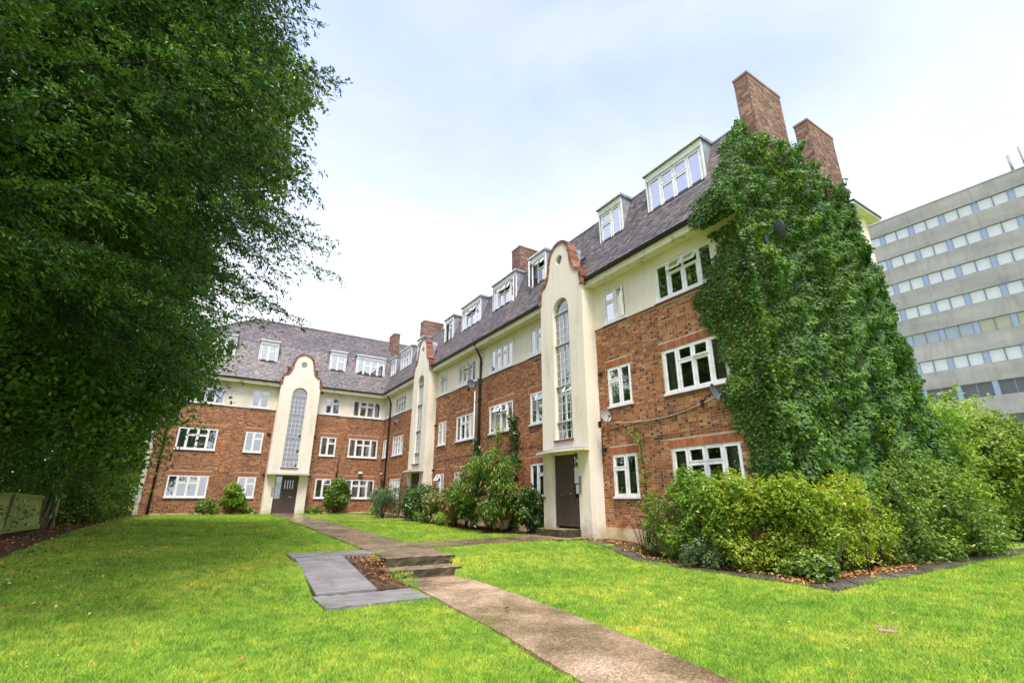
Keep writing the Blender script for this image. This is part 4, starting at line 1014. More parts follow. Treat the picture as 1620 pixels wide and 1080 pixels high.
# ================================================================== THINGS ON THE WALLS
def dish(pos, rz, tilt, r, m, label):
    e = empty('satellite_dish', pos, None, rz); tag(e, label, 'satellite dish', 'satellite dishes on the walls')
    V = [(0, 0, 0)]; F = []; n = 20; k_ = 5
    q = MB(); rings = []
    for j in range(1, k_+1):
        rr = r*j/k_; rings.append([(rr*math.cos(2*math.pi*i/n)*.94, -.28*rr*rr/r, rr*math.sin(2*math.pi*i/n)*1.05) for i in range(n)])
    vs = [(0, 0, 0)]+[p for rg in rings for p in rg]; fs = [(0, 1+i, 1+(i+1) % n) for i in range(n)]
    for j in range(k_-1): fs += [(1+j*n+i, 1+(j+1)*n+i, 1+(j+1)*n+(i+1) % n, 1+j*n+(i+1) % n) for i in range(n)]
    vs = [Vector(v) for v in vs]; Mx = Matrix.Rotation(tilt, 4, 'X'); q.add([Mx @ v for v in vs], fs, .5, 0, True); rim = [Mx @ Vector(p) for p in rings[-1]]; q.tube(rim+[rim[0]], .008, 5)
    q.build('reflector', m, e)
    q = MB(); q.tube([(0, .02, 0), (0, .18, -.05), (0, .30, -.22)], .018, 6); q.box(-.05, .05, .28, .33, -.32, -.12); q.build('bracket', M_black, e)
    q = MB(); f_ = Mx @ Vector((0, -.42*r/.3*.9, -.10)); b0 = Mx @ Vector((0, -.05, -r*1.0)); q.tube([b0, f_], .009, 5); q.tube([f_, f_+Vector((0, .08, .02))], .028, 8); q.build('feed_arm', M_black, e)
    return e
dish((-.30, -23.80, 2.42), R_(-8), R_(-14), .20, M_dish_l, 'pale grey satellite dish beside the nearest stair tower under the first floor window')
dish((-.40, -27.80, 2.42), R_(12), R_(-14), .215, M_dish, 'dark grey satellite dish at the ivy edge under the big first floor window')
dish((.10, -29.80, 6.15), R_(50), R_(-14), .24, M_dish, 'dark satellite dish sticking out of the ivy high on the gable')
dish((-.30, -14.4, 5.35), R_(-10), R_(-12), .20, M_dish, 'small satellite dish under the top floor window beside the middle drainpipe')
dish((-.30, -3.45, 5.05), R_(-10), R_(-12), .18, M_dish, 'small satellite dish below the cream band near the inner corner')
q = MB(); pts = []
for i in range(25):
    t_ = i/24; u = 23.95+(28.3-23.95)*t_; pts.append((-.05-.03*math.sin(t_*9), -u, 2.22+.36*t_-1.05*t_*(1-t_)))
q.tube(pts, .014, 6); tag(q.build('hanging_cable', M_cable), 'pale slack cable drooping along the brick wall between two satellite dishes', 'cable')
# bulkhead lamp above the far ground floor window and above the service door
for (w, u, z, l) in (('L', -1.42, 1.62, 'white dome lamp on the far brick wall above the big ground floor window'), ('R', .55, 1.62, 'small white lamp above the brown service door in the inner corner')):
    r = .16 if w == 'L' else .08; e = empty('wall_lamp', loc(w, u, z, -.05), None, ROT[w]); tag(e, l, 'lamp')
    q = MB(); n = 12; vs = []; fs = []
    for j in range(5):
        a = j/4*math.pi/2
        for i in range(n): b_ = 2*math.pi*i/n; vs.append((r*math.cos(a)*math.cos(b_)*1.1, -.04+r*.7*math.cos(a)*math.sin(b_), r*math.sin(a)))
    for j in range(4): fs += [(j*n+i, j*n+(i+1) % n, (j+1)*n+(i+1) % n, (j+1)*n+i) for i in range(n)]
    fs.append(tuple(range(n-1, -1, -1))); q.add(vs, fs, .5, 0, True); q.build('lamp_shade', M_white, e)
    q = MB(); q.box(-.05, .05, .0, .05, -.04, .05); q.build('bracket', M_black, e)
# small estate plate beside the ground floor window in the corner
q = MB(); q.box(-.30, -.12, -.02, -.001, .58, .66); tag(q.build('name_plate', M_white), 'tiny white plate on the far brick wall next to the corner', 'plate')

# potted plants inside the nearest ground floor window, and a mug upstairs
def leaves_mesh(name, P, Dn, size, m, var, asp=.55, fold=.15, dirv=None):
    """rhombic leaves; P (n,3) centres, Dn (n,3) facing directions, size (n,)"""
    n = len(P); Dn = Dn/np.maximum(np.linalg.norm(Dn, axis=1, keepdims=True), 1e-6)
    a = rng.normal(size=(n, 3)) if dirv is None else dirv+rng.normal(size=(n, 3))*.25
    a -= Dn*(a*Dn).sum(1, keepdims=True); a /= np.maximum(np.linalg.norm(a, axis=1, keepdims=True), 1e-6); b = np.cross(Dn, a)
    s = size[:, None]
    V = np.stack([P-a*s*.5, P-b*s*asp*.5-Dn*s*fold*-1+a*s*.05, P+a*s*.5, P+b*s*asp*.5+Dn*s*fold+a*s*.05], 1).reshape(-1, 3)
    F = np.arange(4*n).reshape(n, 4)
    return npmesh(name, V, F, m, var)
def potted(pos, label, h=.22):
    e = empty('potted_plant', pos); tag(e, label, 'plant', 'plants on the window ledge')
    q = MB(); n = 10
    q.add([(.05*math.cos(a)*s_, .05*math.sin(a)*s_, z) for (s_, z) in ((.8, 0), (1.1, .1)) for a in np.linspace(0, 2*math.pi, n, endpoint=False)], [(i, (i+1) % n, n+(i+1) % n, n+i) for i in range(n)]); q.build('pot', M_terra, e)
    k = 90; P = rng.normal(size=(k, 3))*[.06, .05, .06]+[0, 0, h]; D = rng.normal(size=(k, 3))+[-1, 0, .4]
    link('foliage', leaves_mesh('foliage', P, D, rng.uniform(.04, .07, k), L_bright, rng.random(k)), e)
potted((.14, -24.0, .03), 'left potted plant on the inner ledge of the nearest small ground floor window'); potted((.14, -24.45, .03), 'right potted plant on the inner ledge of the nearest small ground floor window', .2)
q = MB(); q.tube([(0, 0, 0), (0, 0, .1)], .04, 10); q.box(-.012, .012, .035, .065, .02, .08); tag(q.build('mug', M_white, None, (.13, -24.42, 2.82)), 'white mug on the ledge of the small first floor window', 'mug')

# ================================================================== VEGETATION HELPERS
def nrmz(v): return v/np.maximum(np.linalg.norm(v, axis=-1, keepdims=True), 1e-9)
def hnoise(P, f=1.0, seed=0):
    r = np.random.default_rng(seed); o = np.zeros(len(P))
    for k in range(5):
        d = r.normal(size=3); d /= np.linalg.norm(d); ph = r.uniform(0, 6.3); ff = f*(1.0+.7*k); o += np.sin(P@d*ff*2+ph+np.sin(P@np.roll(d, 1)*ff*1.3+ph))/(1+.4*k)
    return o/3.2
def lump_points(lumps, n, inner=.72):
    """lumps: array (k,4) centre+radius; shell points not buried inside other lumps"""
    lumps = np.asarray(lumps, float); wts = lumps[:, 3]**2; wts /= wts.sum()
    P = []; Dn = []; cnt = 0
    for _ in range(6):
        k = rng.choice(len(lumps), size=n, p=wts); d = nrmz(rng.normal(size=(n, 3))); rr = lumps[k, 3]*rng.uniform(inner, 1.08, n)
        p = lumps[k, :3]+d*rr[:, None]; keep = np.ones(n, bool)
        for L in lumps:
            dist = np.linalg.norm(p-L[:3], axis=1); keep &= dist > L[3]*.66
        P.append(p[keep]); Dn.append(d[keep]); cnt += keep.sum()
        if cnt >= n: break
    P = np.concatenate(P)[:n]; Dn = np.concatenate(Dn)[:n]; mr_ = np.median(lumps[:, 3])
    P = P+Dn*(mr_*.42*hnoise(P, 1.6/mr_, 11)+mr_*.22*hnoise(P, 4.0/mr_, 12))[:, None]
    return P, Dn
def sprig_points(lumps, k, length, per=14, upw=.5, sag=.5):
    P, D = lump_points(lumps, k, .8); out_p = []; out_d = []
    d = nrmz(D+rng.normal(size=D.shape)*.35+[0, 0, upw]); Ls = length*rng.uniform(.5, 1.3, len(P))
    t_ = np.linspace(.1, 1, per)
    A = P[:, None, :]+d[:, None, :]*(Ls[:, None]*t_[None, :])[:, :, None]; A[:, :, 2] -= sag*Ls[:, None]*t_[None, :]**2
    A = A+rng.normal(size=A.shape)*length*.07
    Nn = nrmz(np.repeat(d[:, None, :], per, 1)*.3+rng.normal(size=A.shape)*.6+[0, 0, .6])
    return A.reshape(-1, 3), Nn.reshape(-1, 3)
def ell_lumps(c, r, k, lr, seed, low=-.6):
    g = np.random.default_rng(seed); out_ = []
    for i in range(k):
        d = nrmz(g.normal(size=3)); 
        if d[2] < low: d[2] = -d[2]
        q_ = g.uniform(.45, .88)
        out_.append([c[0]+d[0]*r[0]*q_, c[1]+d[1]*r[1]*q_, c[2]+d[2]*r[2]*q_, lr*g.uniform(.65, 1.25)])
    return np.array(out_)
def foliage(name, lumps, n, size, m, parent, zmin=None, droop=0., asp=.55, upb=.35, inner=.62, dirz=None, sprig=.25, slen=None, sag=.5):
    P, D = lump_points(lumps, int(n*(1-sprig)), inner)
    if sprig: P3, D3 = sprig_points(lumps, max(1, int(n*sprig/14)), slen or float(np.median(np.asarray(lumps)[:, 3]))*.95, 14, .5, sag); P = np.concatenate([P, P3]); D = np.concatenate([D, D3])
    if zmin is not None:
        g_ = G(P[:, 0], P[:, 1])+.02; k = P[:, 2] > g_; P, D = P[k], D[k]
    D = nrmz(D+rng.normal(size=D.shape)*.55+[0, 0, upb]); s = rng.uniform(.65, 1.3, len(P))*size
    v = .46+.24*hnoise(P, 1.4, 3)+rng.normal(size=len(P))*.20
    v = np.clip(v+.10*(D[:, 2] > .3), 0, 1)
    o_ = np.array(parent.location) if parent is not None else np.zeros(3)
    dv = None if dirz is None else np.tile([0, 0, dirz], (len(P), 1)).astype(float)
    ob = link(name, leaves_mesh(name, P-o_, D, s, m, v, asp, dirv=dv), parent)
    return ob
def limbs(parent, base, targets, r0, m=M_bark, name='stem', seg=6, one=True, fork=.35):
    q = MB(); b = Vector(base); o_ = Vector(parent.location)
    for t_ in targets:
        t_ = Vector(t_); mid = b.lerp(t_, .5)+Vector((random.uniform(-.12, .12), random.uniform(-.12, .12), random.uniform(0, .15)))*(t_-b).length*fork
        pts = [b-o_, b.lerp(mid, .5)-o_, mid-o_, mid.lerp(t_, .55)-o_, t_-o_]; q.tube(pts, [r0, r0*.85, r0*.65, r0*.4, r0*.15], seg)
    return q.build(name, m, parent)
def shrub(name, cat, label, c, r, h, nleaf, size, m, group=None, k=14, lr=None, stems=6, seed=0, asp=.55, extra=None, droop=0, upb=.35, dirz=None, zb=None):
    x, y = c; z0 = Gf(x, y) if zb is None else zb; e = empty(name, (x, y, z0)); tag(e, label, cat, group)
    lr = lr or min(r)*.42
    L = ell_lumps((x, y, z0+h*.52), (r[0], r[1], h*.55), k, lr, seed)
    if extra is not None: L = np.concatenate([L, np.array(extra)])
    foliage('foliage', L, nleaf, size, m, e, zmin=1, asp=asp, upb=upb, dirz=dirz)
    tg = [tuple(l[:3]) for l in L[:stems]]; limbs(e, (x, y, z0-.05), tg, .022)
    return e, L

# ---------------- ivy on the gable end
iv = empty('ivy', (2.0, -28.97, -1.4)); tag(iv, 'dense green ivy covering the whole gable end up to the chimneys', 'climbing plant')
n = 135000
x = rng.uniform(-.35, 9.4, n); z = rng.uniform(-1.3, 11.0, n)
P = np.stack([x, np.zeros(n), z], 1)
rightlim = np.interp(z, [-1.3, 0, 2.5, 4.5, 6.5, 7.8, 9.4, 10.2, 11], [9.0, 9.0, 9.05, 8.8, 8.35, 7.8, 7.35, 7.1, 6.7])+.12*np.sin(z*2.1)+rng.normal(size=n)*.12
toplim = 10.30+.16*np.sin(x*1.9+.5)+.18*np.sin(x*4.3)-.10*np.exp(-((x-.9)/.6)**2)-.25*sstep(5, 8, x)
leftlim = np.where(z > 7.4, -.42+(z-7.36)*.36, -.32)+.06*np.sin(z*3)
k = (x < rightlim) & (z < toplim+rng.normal(size=n)*.07) & (x > leftlim-.12)
bare = (np.abs(x-.95-.04*z) < .16+.03*np.sin(z*9)) & (z < .55) & (z > -.4)
k &= ~bare
x, z, P = x[k], z[k], P[k]; n = len(x)
th = .36+.20*hnoise(P*[1, 1, .8], 1.1, 5)+.26*hnoise(P, 3.2, 6)+.14*sstep(6, 0, z)*sstep(0, 3, x); th = np.clip(th, .05, 1.2)*np.clip((rightlim[k]-x+.3)/1.2, .25, 1)*np.clip((x-leftlim[k]+.35)/.9, .35, 1)
dep = th*(1-rng.random(n)**2.2*.55)
y = -28.96-dep
P = np.stack([x, y, z], 1)
gx = hnoise(np.stack([x+.05, y*0, z*.8], 1), .85, 5)-hnoise(np.stack([x-.05, y*0, z*.8], 1), .85, 5); gz = hnoise(np.stack([x, y*0, (z+.05)*.8], 1), .85, 5)-hnoise(np.stack([x, y*0, (z-.05)*.8], 1), .85, 5)
def _g(f, sd, dx, dz): return hnoise(np.stack([x+dx, y*0, z+dz], 1), f, sd)
hx = _g(3.2, 6, .03, 0)-_g(3.2, 6, -.03, 0); hz = _g(3.2, 6, 0, .03)-_g(3.2, 6, 0, -.03)
D = np.stack([-gx*3-hx*3-.1, -np.ones(n)*.8, -gz*3-hz*3+.30], 1)+rng.normal(size=(n, 3))*.36
v = np.clip(.44+.32*hnoise(P, 1.5, 8)+.25*(dep/th-.75)+.25*(th-.4)+rng.normal(size=n)*.19+.12*sstep(5, 9, z)*np.clip(1-x/3, 0, 1), 0, 1)  # deeper leaves darker, outer clumps paler: light and shade put into leaf colour
sz = rng.uniform(.055, .115, n)*(1+.15*sstep(3, -1, z))
# front wrap on to the street face and the roof edge
n2 = 26000; u = rng.uniform(26.9, 29.3, n2); z2 = rng.uniform(-.8, 11.0, n2)
zk = [-1, .6, 1.4, 1.9, 2.3, 3.0, 3.6, 4.2, 4.6, 5.2, 5.7, 6.3, 6.9, 7.3, 8.2, 9.2, 10.0, 10.5, 11]
uk = [28.5, 28.35, 28.2, 27.95, 27.75, 28.05, 27.95, 27.75, 27.45, 27.35, 27.65, 28.1, 27.9, 27.7, 28.35, 28.5, 28.55, 28.6, 29.2]
ul = np.interp(z2, zk, uk)+.16*sstep(4.9, 5.9, z2)*(1-sstep(7.4, 8.2, z2)*.6)+.08*np.sin(z2*7)+rng.normal(size=n2)*.06
k2 = (u > ul) & (z2 < 10.12+rng.normal(size=n2)*.06); u, z2, ul = u[k2], z2[k2], ul[k2]; n2 = len(u)
th2 = np.clip(.03+.26*(u-ul), .02, .30)*(.8+.4*hnoise(np.stack([u*0, u, z2], 1), 1.6, 9)); dep2 = th2*(1-rng.random(n2)**2*.6)
sl_ = np.where(z2 > 7.36, -.42+(z2-7.36)*.38, np.where(z2 > 6.85, -.56, 0.0))
sl_ = np.where((z2 > 7.36) & (z2 < 7.7), -.52, sl_)
P2 = np.stack([sl_-dep2-.02, -u, z2+.0], 1); D2 = np.stack([-np.ones(n2), -.25*np.ones(n2), .3*np.ones(n2)], 1)+rng.normal(size=(n2, 3))*.5
v2 = np.clip(.5+.25*hnoise(P2, 1.1, 8)+rng.normal(size=n2)*.2, 0, 1)
n3 = 5200; u3 = 28.2+rng.random(n3)**.7*1.05; z3 = rng.uniform(6.75, 7.75, n3); P3 = np.stack([-.55-rng.random(n3)*.16*np.clip((u3-28.1)*1.2, .2, 1), -u3, z3], 1)
D3 = np.stack([-np.ones(n3), -.25*np.ones(n3), .3*np.ones(n3)], 1)+rng.normal(size=(n3, 3))*.5
P2 = np.concatenate([P2, P3]); D2 = np.concatenate([D2, D3]); v2 = np.concatenate([v2, np.clip(.5+rng.normal(size=n3)*.2, 0, 1)]); n2 += n3
Pa = np.concatenate([P, P2]); Da = np.concatenate([D, D2]); sa = np.concatenate([sz, rng.uniform(.05, .10, n2)]); va = np.concatenate([v, v2])
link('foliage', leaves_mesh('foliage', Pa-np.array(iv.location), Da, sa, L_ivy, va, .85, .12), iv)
q = MB(); o3 = Vector(iv.location)
for i in range(26):
    xb = random.uniform(.1, 8.6); pts = []
    zz = -1.35; xx = xb
    while zz < random.uniform(2, 8): pts.append(Vector((xx, -29.0, zz))-o3); zz += .5; xx += random.uniform(-.15, .15)
    q.tube(pts, [.028*(1-i_/len(pts))+.006 for i_ in range(len(pts))], 5)
q.build('stem', M_bark, iv)
q = MB(); q.box(.0, .5, -28.975, -28.945, -1.3, 1.2); q.box(.5, 1.3, -28.975, -28.945, -1.3, 1.0); q.build('plaster_patch', M_plinth, apt)

# ---------------- border hedge
def hedge(label, pts, wid, h, n, size, m, seed, lr=.33, name='hedge_shrub', cat='shrub', per=5, hvar=.2, wob=.15, upb=.35, asp=.5, leaf2=None):
    g = np.random.default_rng(seed); c = np.mean(pts, axis=0); z0 = Gf(*c); e = empty(name, (c[0], c[1], z0)); tag(e, label, cat)
    L = []
    for (x_, y_) in pts:
        zb_ = Gf(x_, y_)
        for k in range(per):
            L.append([x_+g.uniform(-wid, wid)*.6, y_+g.uniform(-wid, wid)*.6, zb_+h*(.16+.78*(k+g.uniform(-.3, .3))/max(1, per-1))*(1+g.uniform(-hvar, hvar)), lr*g.uniform(.7, 1.3)])
    L = np.array(L); L = L[(g.random(len(L)) > .2) | (L[:, 2] > z0+h*.62)]; foliage('foliage', L, n, size, m, e, zmin=1, upb=upb, asp=asp)
    if leaf2: foliage('new_growth', L+[0, 0, .06, .04], int(n*.25), size, leaf2, e, zmin=1, upb=.8, asp=asp)
    q = MB(); o_ = Vector(e.location)
    for i in range(min(40, len(pts)*6)):
        p = pts[g.integers(len(pts))]; b = Vector((p[0]+g.uniform(-.3, .3), p[1]+g.uniform(-.3, .3), Gf(*p)-.05)); t_ = b+Vector((g.uniform(-.5, .5), g.uniform(-.5, .5), g.uniform(.5, h*.95)))
        q.tube([b-o_, b.lerp(t_, .4)+Vector((g.uniform(-.1, .1), g.uniform(-.1, .1), 0))-o_, t_-o_], [.018, .013, .005], 5)
    q.build('stem', M_bark, e); return e
def line(a, b2, n): return [(a[0]+(b2[0]-a[0])*i/(n-1), a[1]+(b2[1]-a[1])*i/(n-1)) for i in range(n)]
hedge('loose green shrub with thin stems against the brick wall under the nearest windows', line((-.50, -25.5), (-.62, -26.3), 3), .22, 1.45, 5200, .062, L_mid, 11, lr=.24, per=5)
hedge('leafy green shrub in front of the ground floor window left of the ivy', line((-.62, -26.6), (-.75, -27.7), 4),   .26, 1.7, 12000, .078, L_bright, 12, lr=.29, per=6)
hedge('yellow green privet at the front corner of the border hedge', line((-.78, -28.0), (-.35, -29.45), 5)+line((-.1, -29.5), (1.0, -29.5), 3), .28, 1.62, 22000, .075, L_yellow, 13, lr=.27, per=6, leaf2=L_yellow)
hedge('twiggy mixed hedge with reddish new leaves below the ivy', line((1.3, -29.45), (3.0, -29.4), 5), .28, 1.68, 15000, .074, L_yellow, 14, lr=.27, per=6)
hedge('dark green laurel part of the border hedge below the ivy', line((3.3, -29.45), (5.2, -29.35), 5), .36, 1.9, 14000, .095, L_mid, 15, lr=.36, per=6)
hedge('large arching bright green shrub at the far right end of the border', line((5.6, -29.5), (9.6, -29.2), 7), .55, 2.15, 26000, .115, L_mid, 16, lr=.48, per=6, asp=.34, upb=.1, leaf2=L_bright)
# tall feathery shoot by the corner, climbing weeds on the wall
shrub('feathery_shrub', 'shrub', 'feathery pale green shoot rising above the hedge in front of the ivy', (-.55, -28.2), (.5, .45), 2.0, 5200, .075, L_bright, k=12, lr=.22, seed=21, asp=.3)
shrub('ground_ivy', 'ground cover', 'low ground ivy spilling on to the dark flagstones at the corner', (-.72, -29.6), (.55, .5), .35, 3800, .07, L_mid, k=12, lr=.16, seed=22, asp=.85)
shrub('low_fern', 'plant', 'low ferny plant at the hedge foot near the corner flagstones', (-1.0, -27.4), (.42, .5), .55, 3200, .06, L_grey, k=10, lr=.17, seed=23, asp=.4)
def climber(label, pts, rad, n, size, m, seed):
    g = np.random.default_rng(seed); z0 = Gf(pts[0][0], pts[0][1]); e = empty('climbing_plant', (pts[0][0], pts[0][1], z0)); tag(e, label, 'climbing plant')
    L = []
    for a, b2 in zip(pts, pts[1:]):
        for t_ in np.linspace(0, 1, 6): L.append([a[0]+(b2[0]-a[0])*t_+g.uniform(-.06, .02), a[1]+(b2[1]-a[1])*t_+g.uniform(-.1, .1), a[2]+(b2[2]-a[2])*t_, rad*g.uniform(.7, 1.3)])
    L = np.array(L); foliage('foliage', L, n, size, m, e)
    q = MB(); o_ = Vector(e.location); q.tube([Vector(p)-o_ for p in pts], [.02]*len(pts), 5); q.build('stem', M_bark, e)
climber('wispy climber with thin leaves on the brick between the near windows', [(-.12, -25.0, -1.2), (-.1, -25.1, .4), (-.1, -25.0, 1.6), (-.1, -24.6, 1.9)], .10, 500, .055, L_yellow, 31)
climber('ivy column climbing the middle drainpipe', [(-.14, -14.9, -1.1), (-.14, -14.95, 1.0), (-.14, -14.85, 2.5)], .20, 2600, .09, L_dark, 32)
climber('ivy column on the brick left of the nearest stair tower', [(-.12, -18.25, -1.1), (-.12, -18.3, 1.4), (-.12, -18.1, 3.1)], .19, 2600, .09, L_dark, 33)
climber('pale leggy climber between the two ivy columns', [(-.3, -16.7, -1.1), (-.25, -16.9, 1.2), (-.2, -17.0, 2.9)], .22, 1000, .09, L_yellow, 34)
# ---------------- shrubs along the right wing and the far wing
e, L = shrub('flowering_bush', 'shrub', 'big arching buddleia bush with rusty flower spikes left of the nearest entrance', (-1.35, -18.4), (1.0, 1.75), 2.75, 21000, .125, L_mid, k=34, lr=.40, seed=41, asp=.3, upb=.0, dirz=-1.2)
nf = 190; q = MB(); o_ = np.array(e.location)
Pf, Df = lump_points(L, nf)
for p, d in zip(Pf, Df):
    if p[0] > -.9: continue
    p = p-o_; dd_ = nrmz(d+np.array([0, 0, -.9])); tip = p+dd_*random.uniform(.2, .38); q.tube([tuple(p), tuple((p+tip)/2+[0, 0, .02]), tuple(tip)], [.022, .018, .004], 5, random.random())
q.build('flower_spike', L_flower, e)
shrub('glossy_bush', 'shrub', 'dark glossy leaved bush right beside the nearest entrance pilaster', (-.75, -20.15), (.55, .62), 1.35, 5200, .12, L_dark, k=14, lr=.28, seed=42, asp=.5)
shrub('green_bush', 'shrub', 'mid green bush with broad leaves at the left end of the flowering bush', (-1.3, -16.3), (.62, .8), 1.65, 7500, .11, L_mid, k=16, lr=.34, seed=43)
shrub('variegated_bush', 'shrub', 'pink and yellow variegated rounded bush between dark and green bushes', (-1.15, -13.6), (.72, 1.05), 1.42, 7600, .10, L_pink, k=16, lr=.34, seed=44)
shrub('russet_bush', 'shrub', 'small rusty orange bush in the border beside the variegated bush', (-1.1, -15.0), (.5, .5), 1.15, 2600, .09, leaf_mat('russet_leaf', [(0, (.06, .05, .02)), (.5, (.30, .12, .05)), (1, (.25, .22, .06))]), k=9, lr=.26, seed=45)
shrub('dark_round_bush', 'shrub', 'clipped dark green round bush in front of the second entrance', (-1.15, -11.2), (.82, 1.25), 1.55, 9500, .10, L_dark, k=20, lr=.38, seed=46)
shrub('grey_green_bush', 'shrub', 'loose grey green bush near the inner corner of the building', (-1.9, -7.4), (.85, .95), 1.45, 6000, .10, L_grey, k=14, lr=.36, seed=47, asp=.3, dirz=1.2)
shrub('round_tree_bush', 'shrub', 'round fresh green bush in front of the far ground floor window', (-3.05, -1.05), (.80, .6), 1.95, 6500, .15, L_mid, k=16, lr=.38, seed=48, asp=.4)
shrub('leafy_bush', 'shrub', 'light green bush against the far brick wall left of the far entrance', (-9.0, -.75), (.65, .5), 1.55, 3400, .14, L_bright, k=11, lr=.33, seed=49, asp=.5)
shrub('low_bush', 'shrub', 'low scrubby bush at the foot of the far brick wall', (-10.3, -.65), (.6, .4), .75, 1500, .12, L_mid, k=8, lr=.26, seed=50)
shrub('low_bush', 'shrub', 'low weeds at the wall foot just left of the far entrance', (-7.9, -.6), (.5, .3), .32, 700, .11, L_bright, k=7, lr=.18, seed=51)
shrub('low_bush', 'shrub', 'low weeds at the wall foot right of the far entrance', (-4.3, -.8), (.5, .3), .35, 700, .11, L_mid, k=7, lr=.18, seed=52)
for i, (x_, y_, l) in enumerate(((-1.75, -12.8, 'low weeds in front of the dark clipped bush'), (-1.7, -14.7, 'tuft of bright weeds in front of the variegated bush'), (-1.2, -3.2, 'weeds at the edge of the bed in the inner corner'))):
    shrub('weed_tuft', 'plant', l, (x_, y_), (.4, .4), .4, 700, .08, L_bright, k=7, lr=.18, seed=60+i)

# ---------------- trees right of the building, in front of the office block
def tree(name, label, c, crown, r, n, size, m, tr, k=30, lr=1.0, seed=0, group=None, upb=.3, asp=.6, extra=None):
    z0 = Gf(*c); e = empty(name, (c[0], c[1], z0)); tag(e, label, 'tree', group)
    L = ell_lumps(crown, r, k, lr, seed)
    if extra is not None: L = np.concatenate([L, np.array(extra)])
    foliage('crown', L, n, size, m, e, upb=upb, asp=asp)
    top_ = Vector(crown); b = Vector((c[0], c[1], z0-.1)); o_ = Vector(e.location); q = MB()
    q.tube([b-o_, b.lerp(top_, .3)+Vector((.1, .05, 0))-o_, b.lerp(top_, .7)-o_, top_-o_], [tr*1.25, tr, tr*.75, tr*.4], 9); q.build('trunk', M_bark, e)
    q = MB()
    for i in range(0, len(L), 2):
        s_ = b.lerp(top_, random.uniform(.35, .95)); t_ = Vector(L[i][:3]); q.tube([s_-o_, s_.lerp(t_, .5)+Vector((0, 0, .2))-o_, t_-o_], [tr*.35, tr*.2, tr*.06], 5)
    q.build('limb', M_bark, e); return e
tree('sycamore_tree', 'light green young tree just right of the ivy clad gable', (12.4, -26.6), (12.6, -26.8, .8), (1.9, 1.9, 1.9), 16000, .16, L_far, .10, k=20, lr=.75, seed=71, asp=.5)
tree('ash_tree', 'yellowish green tree at the right edge in front of the office block', (17.0, -28.4), (17.0, -28.4, 1.1), (2.4, 2.2, 2.3), 18000, .16, L_far, .13, k=22, lr=.85, seed=72, asp=.5)
tree('ash_tree', 'tall pale green tree behind the others at the right edge', (22.0, -25.0), (22.0, -25.0, 1.8), (3.6, 3.2, 3.0), 18000, .20, L_far, .16, k=24, lr=1.1, seed=73)
tree('sycamore_tree', 'slender tree with loose top shoots beside the gable corner', (11.4, -28.3), (11.6, -28.3, 1.2), (.8, .8, 2.3), 4200, .13, L_bright, .06, k=14, lr=.5, seed=74, asp=.5)
hedge('light green scrub filling the gap under the trees right of the gable', line((12.6, -27.0), (19.0, -28.6), 9), .7, 1.7, 15000, .15, L_far, 76, lr=.7, per=6)
hedge('dark hedge closing the lawn at the far right', line((14, -26.6), (24, -27.8), 12), .8, 2.3, 16000, .14, L_dark, 75, lr=.75, per=4)

# ---------------- fence on the left
fn = empty('fence', (-15.2, -14, -1.1)); tag(fn, 'sagging algae green board fence with a broken leaning end', 'fence')
fo_ = Vector(fn.location)
A = Vector((-15.75, -17.0, 0)); B = Vector((-14.95, -10.9, 0)); dirf = (B-A).normalized(); Lf = (B-A).length
perp = Vector((-dirf.y, dirf.x, 0)); nb = int(Lf/.125)
def bd(p, h, lean_f, lean_s, wd=.118, v=None, th=.018, z0=None):
    Mx = Matrix.Translation(Vector((p.x, p.y, (Gf(p.x, p.y)+.05) if z0 is None else z0))-fo_) @ Matrix.Rotation(math.atan2(dirf.y, dirf.x), 4, 'Z') @ Matrix.Rotation(lean_s, 4, 'Y') @ Matrix.Rotation(lean_f, 4, 'X')
    q = MB(); q.obox(Mx, 0, wd, 0, th, 0, h, random.uniform(.4, 1) if v is None else v); return q.build('board', M_wood, fn)
for k in range(nb):
    s_ = k/nb; p = A+dirf*(k*.125); sag = .10*math.sin(s_*6.0)
    if s_ > .80: continue
    bd(p, 1.08+.07*math.sin(s_*4.5)+random.uniform(-.01, .01), -.10+.03*math.sin(s_*5), .02, v=random.uniform(.55, 1))
for z_, hh, v_ in ((.06, .13, .5), (1.0, .10, .45)):
    q = MB(); 
    for k in range(12):
        p0 = A+dirf*(Lf*.80*k/12); p1 = A+dirf*(Lf*.80*(k+1)/12); s0_ = (k/12)*.8; s1_ = ((k+1)/12)*.8
        za = Gf(p0.x, p0.y)+z_+(.07*math.sin(s0_*4.5) if z_ > .5 else 0); zb_ = Gf(p1.x, p1.y)+z_+(.07*math.sin(s1_*4.5) if z_ > .5 else 0)
        o1 = -perp*(.035-(z_*.10)); vs = [p0+o1+Vector((0, 0, za)), p1+o1+Vector((0, 0, zb_)), p1+o1+Vector((0, 0, zb_+hh)), p0+o1+Vector((0, 0, za+hh))]
        vs = [v-fo_ for v in vs]+[v-fo_+perp*.03 for v in vs]; q.add(vs, [(0, 1, 2, 3), (7, 6, 5, 4), (0, 4, 5, 1), (3, 2, 6, 7)], v_)
    q.build('rail', M_wood, fn)
for k in range(10):      # the broken end: loose boards leaning across each other
    p = A+dirf*(Lf*.80+k*.13); bd(p-perp*random.uniform(.0, .12), random.uniform(.85, 1.05), random.uniform(-.12, .02), random.uniform(.22, .5)*(1 if k < 7 else -.35), wd=.10, v=random.uniform(0, .3) if k < 7 else random.uniform(.7, 1))
for s_ in (.02, .42, .80, .98):
    p = A+dirf*(Lf*s_)+perp*.06; q = MB(); q.obox(Matrix.Translation(Vector((p.x, p.y, Gf(p.x, p.y)-.1))-fo_) @ Matrix.Rotation(-.06, 4, 'X'), -.05, .05, -.05, .05, 0, 1.25, .15); q.build('post', M_wood, fn)
